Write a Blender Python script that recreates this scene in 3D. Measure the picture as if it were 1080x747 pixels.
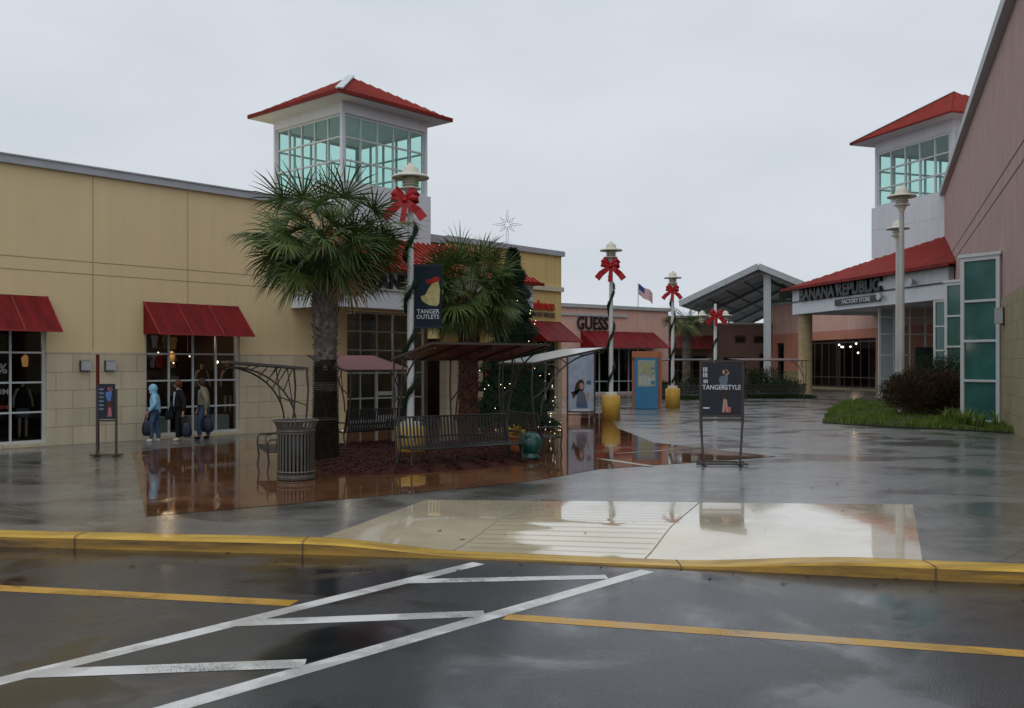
import bpy, bmesh, math, random
from mathutils import Vector, Matrix, Euler, Quaternion
R = math.radians
random.seed(7)
for o in list(bpy.data.objects): bpy.data.objects.remove(o)
scn = bpy.context.scene
COL = scn.collection

# ------------------------------------------------------------------ camera, sky, light
FPX, HOR, CAMZ = 1020.0, 385.0, 2.2
cam = bpy.data.cameras.new('camera'); camo = bpy.data.objects.new('camera', cam); COL.objects.link(camo)
camo.location = (0, 0, CAMZ); camo.rotation_euler = (R(90), 0, 0)
cam.sensor_width = 36; cam.lens = 36*FPX/1080; cam.shift_y = (HOR-373.5)/1080
cam.clip_end = 3000; cam.clip_start = .05
scn.camera = camo
w = bpy.data.worlds.new('World'); scn.world = w; w.use_nodes = True
nt = w.node_tree; nt.nodes.clear()
wo = nt.nodes.new('ShaderNodeOutputWorld'); bg = nt.nodes.new('ShaderNodeBackground')
sky = nt.nodes.new('ShaderNodeTexSky'); sky.sky_type = 'NISHITA'; sky.sun_disc = False
SUN_EL, SUN_AZ = 55, 200
sky.sun_elevation = R(SUN_EL); sky.sun_rotation = R(SUN_AZ); sky.air_density = 1.0; sky.dust_density = 4.0
hsv = nt.nodes.new('ShaderNodeHueSaturation'); hsv.inputs['Saturation'].default_value = .25; hsv.inputs['Value'].default_value = .5
nt.links.new(sky.outputs[0], hsv.inputs['Color'])
tc = nt.nodes.new('ShaderNodeTexCoord'); mp = nt.nodes.new('ShaderNodeMapping'); mp.inputs['Scale'].default_value = (1, 1, 2.6)
nz = nt.nodes.new('ShaderNodeTexNoise'); nz.inputs['Scale'].default_value = 2.6; nz.inputs['Detail'].default_value = 5; nz.inputs['Roughness'].default_value = .5
rp = nt.nodes.new('ShaderNodeValToRGB')
rp.color_ramp.elements[0].position = .3; rp.color_ramp.elements[0].color = (6.4, 6.95, 7.6, 1)
rp.color_ramp.elements[1].position = .75; rp.color_ramp.elements[1].color = (7.9, 8.3, 8.8, 1)
nt.links.new(tc.outputs['Generated'], mp.inputs[0]); nt.links.new(mp.outputs[0], nz.inputs['Vector']); nt.links.new(nz.outputs[0], rp.inputs[0])
mx = nt.nodes.new('ShaderNodeMix'); mx.data_type = 'RGBA'; mx.inputs[0].default_value = .9
nt.links.new(hsv.outputs[0], mx.inputs[6]); nt.links.new(rp.outputs[0], mx.inputs[7])
nt.links.new(mx.outputs[2], bg.inputs[0]); bg.inputs[1].default_value = .1
nt.links.new(bg.outputs[0], wo.inputs[0])
sl = bpy.data.lights.new('sun', 'SUN'); sl.energy = .5; sl.angle = R(40); sl.color = (1, .985, .96)
so = bpy.data.objects.new('sun', sl); COL.objects.link(so)
so.rotation_euler = (R(90-SUN_EL), 0, R(180-SUN_AZ)); so.location = (0, 0, 50)
scn.render.engine = 'CYCLES'
scn.view_settings.view_transform = 'Standard'; scn.view_settings.look = 'None'
scn.view_settings.exposure = 0.0; scn.view_settings.gamma = 1; scn.view_settings.use_curve_mapping = False
scn.cycles.max_bounces = 8; scn.cycles.transparent_max_bounces = 12

# ------------------------------------------------------------------ helpers
def gp(px, py, z=0.0):            # ground point seen at a photo position
    Y = (CAMZ-z)*FPX/(py-HOR); return Vector(((px-540)/FPX*Y, Y, z))
def sx(Y, px): return (px-540)/FPX*Y
def zy(Y, py): return CAMZ+(HOR-py)*Y/FPX

class MB:
    def __init__(s): s.v = []; s.f = []; s.m = []; s.s = []
    def add(s, vs, fs, mi=0, sm=False):
        b = len(s.v); s.v += [tuple(v) for v in vs]
        for f in fs: s.f.append(tuple(b+i for i in f)); s.m.append(mi); s.s.append(sm)
        return s
    def box(s, lo, hi, mi=0):
        x0, y0, z0 = lo; x1, y1, z1 = hi
        v = [(x0,y0,z0),(x1,y0,z0),(x1,y1,z0),(x0,y1,z0),(x0,y0,z1),(x1,y0,z1),(x1,y1,z1),(x0,y1,z1)]
        return s.add(v, [(3,2,1,0),(4,5,6,7),(0,1,5,4),(1,2,6,5),(2,3,7,6),(3,0,4,7)], mi)
    def cb(s, c, d, mi=0):
        return s.box([c[i]-d[i]/2 for i in range(3)], [c[i]+d[i]/2 for i in range(3)], mi)
    def bar(s, a, b, w, h, mi=0, up=(0,0,1)):
        a = Vector(a); b = Vector(b); d = (b-a).normalized(); up = Vector(up)
        if abs(d.dot(up)) > .98: up = Vector((0,1,0))
        x = d.cross(up).normalized(); u = x.cross(d).normalized()
        v = []
        for p in (a, b):
            for sxx, su in ((-1,-1),(1,-1),(1,1),(-1,1)): v.append(p+x*(sxx*w/2)+u*(su*h/2))
        return s.add(v, [(0,1,2,3),(7,6,5,4),(0,4,5,1),(1,5,6,2),(2,6,7,3),(3,7,4,0)], mi)
    def tube(s, pts, r, n=8, mi=0, sm=True, caps=True):
        pts = [Vector(p) for p in pts]; k = len(pts)
        rr = r if isinstance(r, (list, tuple)) else [r]*k
        t = (pts[1]-pts[0]).normalized(); a = Vector((0,0,1)) if abs(t.z) < .9 else Vector((1,0,0))
        nn = t.cross(a).normalized(); v = []
        for i in range(k):
            t2 = (pts[min(i+1,k-1)]-pts[max(i-1,0)]).normalized()
            q = t.rotation_difference(t2); nn = (q @ nn).normalized(); t = t2; bb = t.cross(nn)
            for j in range(n):
                an = 2*math.pi*j/n; v.append(pts[i]+(nn*math.cos(an)+bb*math.sin(an))*rr[i])
        f = [(i*n+j, i*n+(j+1)%n, (i+1)*n+(j+1)%n, (i+1)*n+j) for i in range(k-1) for j in range(n)]
        s.add(v, f, mi, sm)
        if caps: s.add([v[j] for j in range(n)], [tuple(range(n-1,-1,-1))], mi); s.add([v[(k-1)*n+j] for j in range(n)], [tuple(range(n))], mi)
        return s
    def lathe(s, prof, n=20, c=(0,0,0), mi=0, sm=True):
        v = []; k = len(prof)
        for r, z in prof:
            for j in range(n):
                an = 2*math.pi*j/n; v.append((c[0]+r*math.cos(an), c[1]+r*math.sin(an), c[2]+z))
        f = [(i*n+j, i*n+(j+1)%n, (i+1)*n+(j+1)%n, (i+1)*n+j) for i in range(k-1) for j in range(n)]
        s.add(v, f, mi, sm)
        return s
    def ball(s, c, r, mi=0, n=10, sc=(1,1,1)):
        v = []; h = n//2
        for i in range(h+1):
            ph = math.pi*i/h
            for j in range(n):
                th = 2*math.pi*j/n
                v.append((c[0]+r*sc[0]*math.sin(ph)*math.cos(th), c[1]+r*sc[1]*math.sin(ph)*math.sin(th), c[2]-r*sc[2]*math.cos(ph)))
        f = [(i*n+j, i*n+(j+1)%n, (i+1)*n+(j+1)%n, (i+1)*n+j) for i in range(h) for j in range(n)]
        return s.add(v, f, mi, True)
    def quad(s, a, b, c, d, mi=0): return s.add([a,b,c,d], [(0,1,2,3)], mi)
    def prism(s, poly, z0, z1, mi=0):      # poly counter-clockwise in xy
        n = len(poly); v = [(p[0],p[1],z0) for p in poly]+[(p[0],p[1],z1) for p in poly]
        f = [tuple(range(n-1,-1,-1)), tuple(range(n,2*n))]+[(i,(i+1)%n,n+(i+1)%n,n+i) for i in range(n)]
        return s.add(v, f, mi)
    def wall(s, x0, x1, z0, z1, y0, y1, holes=(), mi=0, cuts=()):   # panel with openings; faces y0 (front) and y1
        xs = sorted({x0,x1,*[c for h in holes for c in (h[0],h[1]) if x0 < c < x1]}); zs = sorted({z0,z1,*[c for h in holes for c in (h[2],h[3]) if z0 < c < z1]})
        def hole(i, k):
            if i < 0 or k < 0 or i >= len(xs)-1 or k >= len(zs)-1: return True
            cx = (xs[i]+xs[i+1])/2; cz = (zs[k]+zs[k+1])/2
            return any(h[0] < cx < h[1] and h[2] < cz < h[3] for h in holes)
        for i in range(len(xs)-1):
            for k in range(len(zs)-1):
                if hole(i,k): continue
                a, b, c, d = xs[i], xs[i+1], zs[k], zs[k+1]
                s.quad((a,y0,c),(b,y0,c),(b,y0,d),(a,y0,d),mi); s.quad((b,y1,c),(a,y1,c),(a,y1,d),(b,y1,d),mi)
                if hole(i-1,k): s.quad((a,y1,c),(a,y0,c),(a,y0,d),(a,y1,d),mi)
                if hole(i+1,k): s.quad((b,y0,c),(b,y1,c),(b,y1,d),(b,y0,d),mi)
                if hole(i,k-1): s.quad((a,y1,c),(b,y1,c),(b,y0,c),(a,y0,c),mi)
                if hole(i,k+1): s.quad((a,y0,d),(b,y0,d),(b,y1,d),(a,y1,d),mi)
        return s
    def build(s, name, mats, parent=None, loc=None, rz=0):
        me = bpy.data.meshes.new(name); me.from_pydata(s.v, [], s.f)
        if not isinstance(mats, (list, tuple)): mats = [mats]
        for m in mats: me.materials.append(m)
        me.polygons.foreach_set('material_index', s.m); me.polygons.foreach_set('use_smooth', s.s); me.update()
        o = bpy.data.objects.new(name, me); COL.objects.link(o)
        if parent: o.parent = parent
        if loc is not None: o.location = loc
        o.rotation_euler = (0,0,rz)
        return o
def tag(o, label=None, cat=None, group=None, kind=None):
    if label: o['label'] = label
    if cat: o['category'] = cat
    if group: o['group'] = group
    if kind: o['kind'] = kind
    return o
def thing(name, label, cat, loc=(0,0,0), rz=0, group=None):
    o = bpy.data.objects.new(name, None); COL.objects.link(o); o.location = loc; o.rotation_euler = (0,0,rz); o.empty_display_size = .3
    return tag(o, label, cat, group)
def copy_tree(o, parent=None, label=None):
    c = o.copy(); COL.objects.link(c); c.parent = parent
    if label: c['label'] = label
    for ch in [q for q in bpy.data.objects if q.parent == o]: copy_tree(ch, c)
    return c
def text(body, size, depth, mat, name='lettering', parent=None, loc=(0,0,0), rot=(R(90),0,0), align='LEFT', fat=0.0, sxx=1.0, spacing=1.0):
    cu = bpy.data.curves.new(name, 'FONT'); cu.body = body; cu.size = size; cu.extrude = depth/2; cu.align_x = align; cu.offset = fat; cu.space_character = spacing
    cu.resolution_u = 3
    t = bpy.data.objects.new(name+'_t', cu); COL.objects.link(t)
    dg = bpy.context.evaluated_depsgraph_get(); me = bpy.data.meshes.new_from_object(t.evaluated_get(dg))
    bpy.data.objects.remove(t); bpy.data.curves.remove(cu)
    me.materials.clear(); me.materials.append(mat)
    o = bpy.data.objects.new(name, me); COL.objects.link(o); o.parent = parent; o.location = loc; o.rotation_euler = rot; o.scale = (sxx,1,1)
    return o

# ------------------------------------------------------------------ materials
def mat(name, col, rough=.6, var=.12, scale=3.0, bump=0.0, bscale=40.0, metal=0.0, coat=0.0, col2=None, spec=.5, emis=None, estr=0, stretch=None):
    m = bpy.data.materials.new(name); m.use_nodes = True; n = m.node_tree.nodes; L = m.node_tree.links
    b = n['Principled BSDF']; b.inputs['Roughness'].default_value = rough; b.inputs['Metallic'].default_value = metal
    b.inputs['Coat Weight'].default_value = coat; b.inputs['Coat Roughness'].default_value = .12; b.inputs['Specular IOR Level'].default_value = spec if spec != .5 else (.18 if rough >= .5 else .4)
    t = n.new('ShaderNodeTexCoord'); src = t.outputs['Object']
    if stretch:
        q = n.new('ShaderNodeMapping'); q.inputs['Scale'].default_value = stretch; L.new(src, q.inputs[0]); src = q.outputs[0]
    z = n.new('ShaderNodeTexNoise'); z.inputs['Scale'].default_value = scale; z.inputs['Detail'].default_value = 6; z.inputs['Roughness'].default_value = .6
    L.new(src, z.inputs['Vector'])
    r = n.new('ShaderNodeValToRGB'); r.color_ramp.elements[0].position = .3; r.color_ramp.elements[1].position = .7
    c2 = col2 if col2 else tuple(min(1, c*(1+var)) for c in col)
    r.color_ramp.elements[0].color = (*[c*(1-var) for c in col], 1); r.color_ramp.elements[1].color = (*c2, 1)
    L.new(z.outputs[0], r.inputs[0]); L.new(r.outputs[0], b.inputs['Base Color'])
    if bump:
        z2 = n.new('ShaderNodeTexNoise'); z2.inputs['Scale'].default_value = bscale; z2.inputs['Detail'].default_value = 4; L.new(src, z2.inputs['Vector'])
        bp = n.new('ShaderNodeBump'); bp.inputs['Strength'].default_value = bump; bp.inputs['Distance'].default_value = .02
        L.new(z2.outputs[0], bp.inputs['Height']); L.new(bp.outputs[0], b.inputs['Normal'])
    if emis: b.inputs['Emission Color'].default_value = (*emis,1); b.inputs['Emission Strength'].default_value = estr
    return m
def nodes(m): return m.node_tree.nodes, m.node_tree.links, m.node_tree.nodes['Principled BSDF']
def glass(name, tint, refl=.12, rough=.02):
    m = bpy.data.materials.new(name); m.use_nodes = True; n = m.node_tree.nodes; L = m.node_tree.links; n.clear()
    o = n.new('ShaderNodeOutputMaterial'); t = n.new('ShaderNodeBsdfTransparent'); g = n.new('ShaderNodeBsdfGlossy'); mxx = n.new('ShaderNodeMixShader')
    lw = n.new('ShaderNodeLayerWeight'); lw.inputs[0].default_value = .5; fr = n.new('ShaderNodeMath'); fr.operation = 'POWER'; fr.inputs[1].default_value = 4.5; L.new(lw.outputs['Facing'], fr.inputs[0]); ad = n.new('ShaderNodeMath'); ad.operation = 'ADD'; ad.inputs[1].default_value = refl; ad.use_clamp = True
    z = n.new('ShaderNodeTexNoise'); z.inputs['Scale'].default_value = 1.5
    rr = n.new('ShaderNodeMapRange'); rr.inputs[3].default_value = rough; rr.inputs[4].default_value = rough+.03
    L.new(z.outputs[0], rr.inputs[0]); L.new(rr.outputs[0], g.inputs['Roughness'])
    t.inputs[0].default_value = (*tint,1); g.inputs[0].default_value = (.85,.9,.9,1)
    L.new(fr.outputs[0], ad.inputs[0]); L.new(ad.outputs[0], mxx.inputs[0]); L.new(t.outputs[0], mxx.inputs[1]); L.new(g.outputs[0], mxx.inputs[2]); L.new(mxx.outputs[0], o.inputs[0])
    return m
def wet(name, c1, c2, rlo, rhi, nscale=.35, fine=60, bump=.15, stretch=(1,1,1), thresh=(.42,.62), spec=.6, joints=None, aggregate=0.0, ramp=(.35,.68), coat=0.0, coatr=.15, damp=.72):
    """wet ground: large soft patches where water stands smooth, rougher damp surface between"""
    m = bpy.data.materials.new(name); m.use_nodes = True; n, L, b = nodes(m)
    t = n.new('ShaderNodeTexCoord'); q = n.new('ShaderNodeMapping'); q.inputs['Scale'].default_value = stretch; L.new(t.outputs['Object'], q.inputs[0])
    a = n.new('ShaderNodeTexNoise'); a.inputs['Scale'].default_value = nscale; a.inputs['Detail'].default_value = 7; a.inputs['Roughness'].default_value = .55; a.inputs['Distortion'].default_value = .6; L.new(q.outputs[0], a.inputs['Vector'])
    r = n.new('ShaderNodeMapRange'); r.interpolation_type = 'SMOOTHSTEP'; r.inputs[1].default_value = thresh[0]; r.inputs[2].default_value = thresh[1]; L.new(a.outputs[0], r.inputs[0])
    rr = n.new('ShaderNodeMapRange'); rr.inputs[3].default_value = rhi; rr.inputs[4].default_value = rlo; L.new(r.outputs[0], rr.inputs[0]); L.new(rr.outputs[0], b.inputs['Roughness'])
    f = n.new('ShaderNodeTexNoise'); f.inputs['Scale'].default_value = fine; f.inputs['Detail'].default_value = 3; L.new(t.outputs['Object'], f.inputs['Vector'])
    g = n.new('ShaderNodeTexNoise'); g.inputs['Scale'].default_value = 1.1; g.inputs['Detail'].default_value = 8; g.inputs['Roughness'].default_value = .65; L.new(t.outputs['Object'], g.inputs['Vector'])
    cr = n.new('ShaderNodeValToRGB'); cr.color_ramp.elements[0].position = ramp[0]; cr.color_ramp.elements[1].position = ramp[1]
    cr.color_ramp.elements[0].color = (*c1,1); cr.color_ramp.elements[1].color = (*c2,1)
    mixf = n.new('ShaderNodeMath'); mixf.operation = 'MULTIPLY_ADD'; mixf.inputs[1].default_value = aggregate; L.new(f.outputs[0], mixf.inputs[0])
    sub = n.new('ShaderNodeMath'); sub.operation = 'SUBTRACT'; sub.inputs[1].default_value = aggregate*.5; L.new(g.outputs[0], sub.inputs[0]); L.new(sub.outputs[0], mixf.inputs[2])
    L.new(mixf.outputs[0], cr.inputs[0])
    out = cr.outputs[0]
    dk = n.new('ShaderNodeMix'); dk.data_type = 'RGBA'; dk.blend_type = 'MULTIPLY'; dk.inputs[7].default_value = (damp,damp,damp,1)
    L.new(r.outputs[0], dk.inputs[0]); L.new(out, dk.inputs[6]); out = dk.outputs[2]
    h = f.outputs[0]
    if joints:
        jw, jh, rot, mort, dark = joints
        q2 = n.new('ShaderNodeMapping'); q2.inputs['Rotation'].default_value = (0,0,rot); L.new(t.outputs['Object'], q2.inputs[0])
        br = n.new('ShaderNodeTexBrick'); br.inputs['Scale'].default_value = 1; br.inputs['Brick Width'].default_value = jw; br.inputs['Row Height'].default_value = jh; br.inputs['Mortar Size'].default_value = mort; br.offset = 0.5 if jw < 1 else 0
        br.inputs['Color1'].default_value = (1,1,1,1); br.inputs['Color2'].default_value = (.8,.8,.8,1) if jw < 1 else (.93,.93,.93,1); br.inputs['Mortar'].default_value = (dark,dark,dark,1)
        L.new(q2.outputs[0], br.inputs['Vector'])
        mm = n.new('ShaderNodeMix'); mm.data_type = 'RGBA'; mm.blend_type = 'MULTIPLY'; mm.inputs[0].default_value = 1; L.new(out, mm.inputs[6]); L.new(br.outputs[0], mm.inputs[7]); out = mm.outputs[2]
    L.new(out, b.inputs['Base Color'])
    b.inputs['Specular IOR Level'].default_value = spec; b.inputs['Coat Weight'].default_value = coat; b.inputs['Coat Roughness'].default_value = coatr; b.inputs['Coat IOR'].default_value = 1.33
    bs = n.new('ShaderNodeMapRange'); bs.inputs[3].default_value = bump; bs.inputs[4].default_value = bump*.06; L.new(r.outputs[0], bs.inputs[0])
    bp = n.new('ShaderNodeBump'); bp.inputs['Distance'].default_value = .01; L.new(bs.outputs[0], bp.inputs['Strength']); L.new(h, bp.inputs['Height'])
    rip = n.new('ShaderNodeTexNoise'); rip.inputs['Scale'].default_value = 4; rip.inputs['Detail'].default_value = 3; L.new(t.outputs['Object'], rip.inputs['Vector'])
    bp2 = n.new('ShaderNodeBump'); bp2.inputs['Distance'].default_value = .01; bp2.inputs['Strength'].default_value = .09; L.new(rip.outputs[0], bp2.inputs['Height']); L.new(bp.outputs[0], bp2.inputs['Normal'])
    L.new(bp2.outputs[0], b.inputs['Normal'])
    return m
def wallmat(name, col, courses=None, streak=.12):
    """stucco or block with rain streaks and faint mottling; object z up, x along the wall"""
    m = bpy.data.materials.new(name); m.use_nodes = True; n, L, b = nodes(m); b.inputs['Roughness'].default_value = .85; b.inputs['Specular IOR Level'].default_value = .25
    t = n.new('ShaderNodeTexCoord')
    z = n.new('ShaderNodeTexNoise'); z.inputs['Scale'].default_value = .7; z.inputs['Detail'].default_value = 8; z.inputs['Roughness'].default_value = .6; L.new(t.outputs['Object'], z.inputs['Vector'])
    q = n.new('ShaderNodeMapping'); q.inputs['Scale'].default_value = (2.5,2.5,.12); L.new(t.outputs['Object'], q.inputs[0])
    z2 = n.new('ShaderNodeTexNoise'); z2.inputs['Scale'].default_value = 1.5; z2.inputs['Detail'].default_value = 6; L.new(q.outputs[0], z2.inputs['Vector'])
    ad = n.new('ShaderNodeMath'); ad.operation = 'ADD'; L.new(z.outputs[0], ad.inputs[0]); L.new(z2.outputs[0], ad.inputs[1])
    r = n.new('ShaderNodeMapRange'); r.inputs[1].default_value = .7; r.inputs[2].default_value = 1.3; r.inputs[3].default_value = 1-streak; r.inputs[4].default_value = 1+streak; L.new(ad.outputs[0], r.inputs[0])
    hs = n.new('ShaderNodeHueSaturation'); hs.inputs['Color'].default_value = (*col,1); L.new(r.outputs[0], hs.inputs['Value']); out = hs.outputs[0]
    f = n.new('ShaderNodeTexNoise'); f.inputs['Scale'].default_value = 45; f.inputs['Detail'].default_value = 4; L.new(t.outputs['Object'], f.inputs['Vector'])
    bp = n.new('ShaderNodeBump'); bp.inputs['Strength'].default_value = .25; bp.inputs['Distance'].default_value = .01; L.new(f.outputs[0], bp.inputs['Height'])
    if courses:
        sp = n.new('ShaderNodeSeparateXYZ'); cb = n.new('ShaderNodeCombineXYZ'); L.new(t.outputs['Object'], sp.inputs[0]); L.new(sp.outputs[0], cb.inputs[0]); L.new(sp.outputs[2], cb.inputs[1])
        br = n.new('ShaderNodeTexBrick'); br.inputs['Scale'].default_value = 1; br.inputs['Brick Width'].default_value = courses[0]; br.inputs['Row Height'].default_value = courses[1]; br.inputs['Mortar Size'].default_value = .012; br.inputs['Mortar Smooth'].default_value = .4
        br.inputs['Color1'].default_value = (1,1,1,1); br.inputs['Color2'].default_value = (.86,.87,.86,1); br.inputs['Mortar'].default_value = (.62,.6,.56,1); L.new(cb.outputs[0], br.inputs['Vector'])
        mm = n.new('ShaderNodeMix'); mm.data_type = 'RGBA'; mm.blend_type = 'MULTIPLY'; mm.inputs[0].default_value = 1; L.new(out, mm.inputs[6]); L.new(br.outputs[0], mm.inputs[7]); out = mm.outputs[2]
        bp2 = n.new('ShaderNodeBump'); bp2.inputs['Strength'].default_value = .5; bp2.inputs['Distance'].default_value = .02; bp2.invert = True; L.new(br.outputs['Fac'], bp2.inputs['Height']); L.new(bp.outputs[0], bp2.inputs['Normal']); bp = bp2
    L.new(out, b.inputs['Base Color']); L.new(bp.outputs[0], b.inputs['Normal'])
    return m

M = {}
M['asphalt'] = wet('wet_asphalt', (.003,.006,.009), (.020,.029,.037), .08, .32, nscale=.5, fine=60, bump=1.0, thresh=(.44,.60), spec=.6, aggregate=1.1, coat=.35, coatr=.12)
M['concrete'] = wet('wet_concrete', (.09,.087,.078), (.20,.193,.176), .13, .40, nscale=.42, fine=70, bump=.6, stretch=(1,1.3,1), thresh=(.40,.62), spec=.9, coat=.75, coatr=.2, joints=(3.05,3.05,R(41.4),.016,.35), aggregate=.35)
M['ramp'] = wet('pale_ramp_concrete', (.66,.56,.39), (.80,.70,.51), .03, .16, nscale=.5, fine=60, bump=.12, thresh=(.30,.55), spec=.9, aggregate=.12, coat=.8, coatr=.04, damp=.96)
M['brick'] = wet('wet_brick_pavers', (.17,.07,.035), (.29,.13,.06), .025, .16, nscale=.3, fine=50, bump=.15, thresh=(.3,.5), spec=.6, joints=(.2,.1,R(48.6),.006,.5), aggregate=.1)
M['band'] = wet('pale_band', (.4,.37,.31), (.5,.46,.38), .05, .2, spec=.5)
M['mulch'] = mat('red_mulch', (.035,.012,.009), .8, .5, 25, bump=1.0, bscale=60, col2=(.085,.024,.016))
M['earth'] = mat('damp_earth', (.05,.045,.03), .9, .3, 2)
M['white_line'] = wet('white_road_paint', (.20,.20,.20), (.70,.70,.68), .15, .4, nscale=1.5, fine=70, bump=.3, spec=.4, aggregate=.7, ramp=(.28,.40))
M['yellow_line'] = wet('yellow_road_paint', (.14,.09,.03), (.55,.30,.035), .15, .4, nscale=1.5, fine=70, bump=.3, spec=.4, aggregate=.7, ramp=(.28,.40))
M['curbface'] = mat('worn_shaded_curb_face', (.09,.05,.012), .35, .4, 1.3, bump=.4, bscale=45, col2=(.46,.25,.02), coat=.15, stretch=(.5,2,7))  # dirt and wear, plus the upright face's weaker sky light painted darker
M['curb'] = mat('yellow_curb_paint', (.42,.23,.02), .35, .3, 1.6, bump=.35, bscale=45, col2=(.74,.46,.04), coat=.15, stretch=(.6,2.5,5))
M['beige'] = wallmat('beige_stucco', (.71,.56,.325), streak=.045)
M['yellow_wall'] = wallmat('yellow_stucco', (.66,.49,.21))
M['stone'] = wallmat('cream_block', (.62,.525,.375), courses=(.92,.5), streak=.1)
M['pink'] = wallmat('pink_stucco', (.64,.40,.33))
M['salmon'] = wallmat('salmon_stucco', (.52,.22,.15))
M['mauve'] = wallmat('brown_pink_stucco', (.42,.285,.26), streak=.14)
M['tan_stone'] = wallmat('tan_block', (.33,.27,.16), courses=(.9,.6), streak=.12)
M['brown'] = wallmat('brown_stucco', (.16,.10,.08))
M['white_wall'] = wallmat('white_panel', (.63,.66,.70), streak=.06)
M['white'] = mat('white_metal', (.56,.58,.58), .4, .05)
M['coping'] = mat('grey_coping', (.38,.40,.43), .4, .12, 1.2, stretch=(1,1,3))
M['groove'] = mat('reveal_joint', (.36,.28,.17), .9, .05)
M['groove2'] = mat('reveal_joint_dark', (.13,.085,.075), .9, .05)
M['frame'] = mat('pale_window_frame', (.52,.55,.55), .4, .05)
M['redcloth'] = mat('red_awning_cloth', (.12,.005,.006), .6, .2, 1.6, bump=.1, bscale=80, col2=(.21,.009,.012), stretch=(2.5,.6,.5))
M['redtrim'] = mat('red_awning_seam', (.28,.04,.04), .5, .1)
M['redroof'] = mat('red_metal_roof', (.15,.011,.008), .6, .2, .8, coat=.0, col2=(.21,.018,.012))  # pans kept darker: shade between the ribs is painted into the colour
M['redrib'] = mat('red_seam_sky_sheen', (.33,.026,.016), .55, .15, .8, col2=(.40,.042,.026))  # ribs lighter than the pans: sky sheen painted into their colour
M['soffit'] = mat('soffit', (.5,.5,.5), .8, .05)
M['black'] = mat('black_metal', (.018,.018,.02), .4, .2, 4)
M['bench'] = mat('dark_bench_metal', (.035,.036,.036), .35, .25, 6, coat=.3)
M['brownmetal'] = mat('brown_frame_metal', (.055,.042,.035), .4, .2, 5)
M['binmetal'] = mat('olive_bin_metal', (.085,.078,.065), .38, .2, 5, coat=.2)
M['darkint'] = mat('dark_interior', (.03,.022,.02), .8, .5, 1.5)
M['redint'] = mat('red_interior', (.12,.03,.025), .8, .6, 1.2, col2=(.05,.03,.025))
M['floorint'] = mat('shop_floor', (.12,.1,.08), .4, .2)
M['shopglass'] = glass('shop_glass', (.52,.55,.54), .04)
M['teal'] = glass('teal_glass', (.70,.91,.86), .04)
M['tealpanel'] = mat('teal_spandrel_glass', (.022,.10,.09), .10, .3, .55, coat=.6, col2=(.055,.18,.16))
M['lampcream'] = mat('cream_lamp_metal', (.66,.64,.54), .4, .08)
M['lampglass'] = mat('frosted_lamp_glass', (.6,.58,.44), .25, .1)
M['post'] = mat('white_post_paint', (.60,.61,.62), .35, .1, 2, col2=(.7,.71,.71), stretch=(1,1,.3))
M['post2'] = mat('weathered_post_paint', (.44,.44,.42), .4, .15, 2, col2=(.54,.54,.52), stretch=(1,1,.3))
M['pedestal'] = mat('yellow_pedestal_paint', (.62,.38,.07), .5, .12, 3, coat=.2)
M['cap'] = mat('cream_cap', (.6,.55,.42), .6, .08)
M['bow'] = mat('red_ribbon', (.38,.008,.012), .45, .2, 6)
M['garland'] = mat('dark_garland', (.012,.03,.016), .8, .4, 20)
M['leaf1'] = mat('palm_leaf_green', (.036,.078,.020), .5, .45, 3, col2=(.11,.18,.045), spec=.3)
M['leaf2'] = mat('palm_leaf_olive', (.07,.105,.028), .5, .4, 3, col2=(.17,.20,.055), spec=.3)
M['leaf3'] = mat('palm_leaf_straw', (.16,.12,.05), .6, .3, 3, col2=(.25,.18,.08))
M['trunk'] = mat('palm_trunk', (.10,.085,.07), .9, .45, 8, bump=.8, bscale=25, col2=(.24,.21,.18), stretch=(1,1,.4))
M['trunk_red'] = mat('palm_trunk_red', (.06,.026,.018), .9, .4, 8, bump=.8, bscale=25, col2=(.12,.055,.04), stretch=(1,1,.4))
M['wrap'] = mat('black_trunk_wrap', (.009,.007,.006), .7, .4, 14, bump=1.0, bscale=18, col2=(.035,.028,.022), stretch=(1,1,.3))
M['fir'] = mat('fir_needles', (.008,.022,.012), .7, .4, 10, col2=(.016,.04,.02))
M['bulb'] = mat('tree_bulb', (1,.85,.5), .5, 0, emis=(1,.82,.5), estr=3.5)
M['spot'] = mat('warm_shop_spot', (1,.7,.4), .5, 0, emis=(1,.62,.3), estr=5)
M['spotw'] = mat('white_shop_spot', (1,.9,.7), .5, 0, emis=(1,.88,.7), estr=7)
M['shrubred'] = mat('red_shrub_leaf', (.035,.022,.013), .8, .35, 5, col2=(.08,.048,.026))
M['shrubgreen'] = mat('green_shrub_leaf', (.014,.032,.010), .7, .4, 5, col2=(.035,.06,.018))
M['grass'] = mat('grass_blade', (.075,.135,.02), .6, .3, 2, col2=(.17,.25,.04))
M['posterdark'] = mat('poster_navy', (.007,.009,.020), .3, .3, 4, coat=.1)
M['posterblue'] = mat('poster_pale_blue', (.26,.33,.45), .2, .15, 2, coat=.4, col2=(.38,.44,.55))
M['skin'] = mat('skin', (.42,.25,.18), .55, .08)
M['skindark'] = mat('poster_skin', (.4,.24,.18), .4, .08)
M['hairbrown'] = mat('hair_auburn', (.10,.035,.018), .5, .3, 20)
M['hairgrey'] = mat('hair_dark', (.05,.035,.025), .5, .3, 20)
M['paperwhite'] = mat('print_white', (.6,.62,.66), .4, .05)
M['greycloth'] = mat('poster_grey_cloth', (.13,.15,.2), .6, .2, 10)
M['bluecoat'] = mat('light_blue_coat', (.25,.50,.66), .6, .15, 5)
M['denim'] = mat('blue_denim', (.055,.095,.17), .8, .2, 8)
M['blackcloth'] = mat('black_cloth', (.012,.012,.014), .8, .3, 8)
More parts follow.
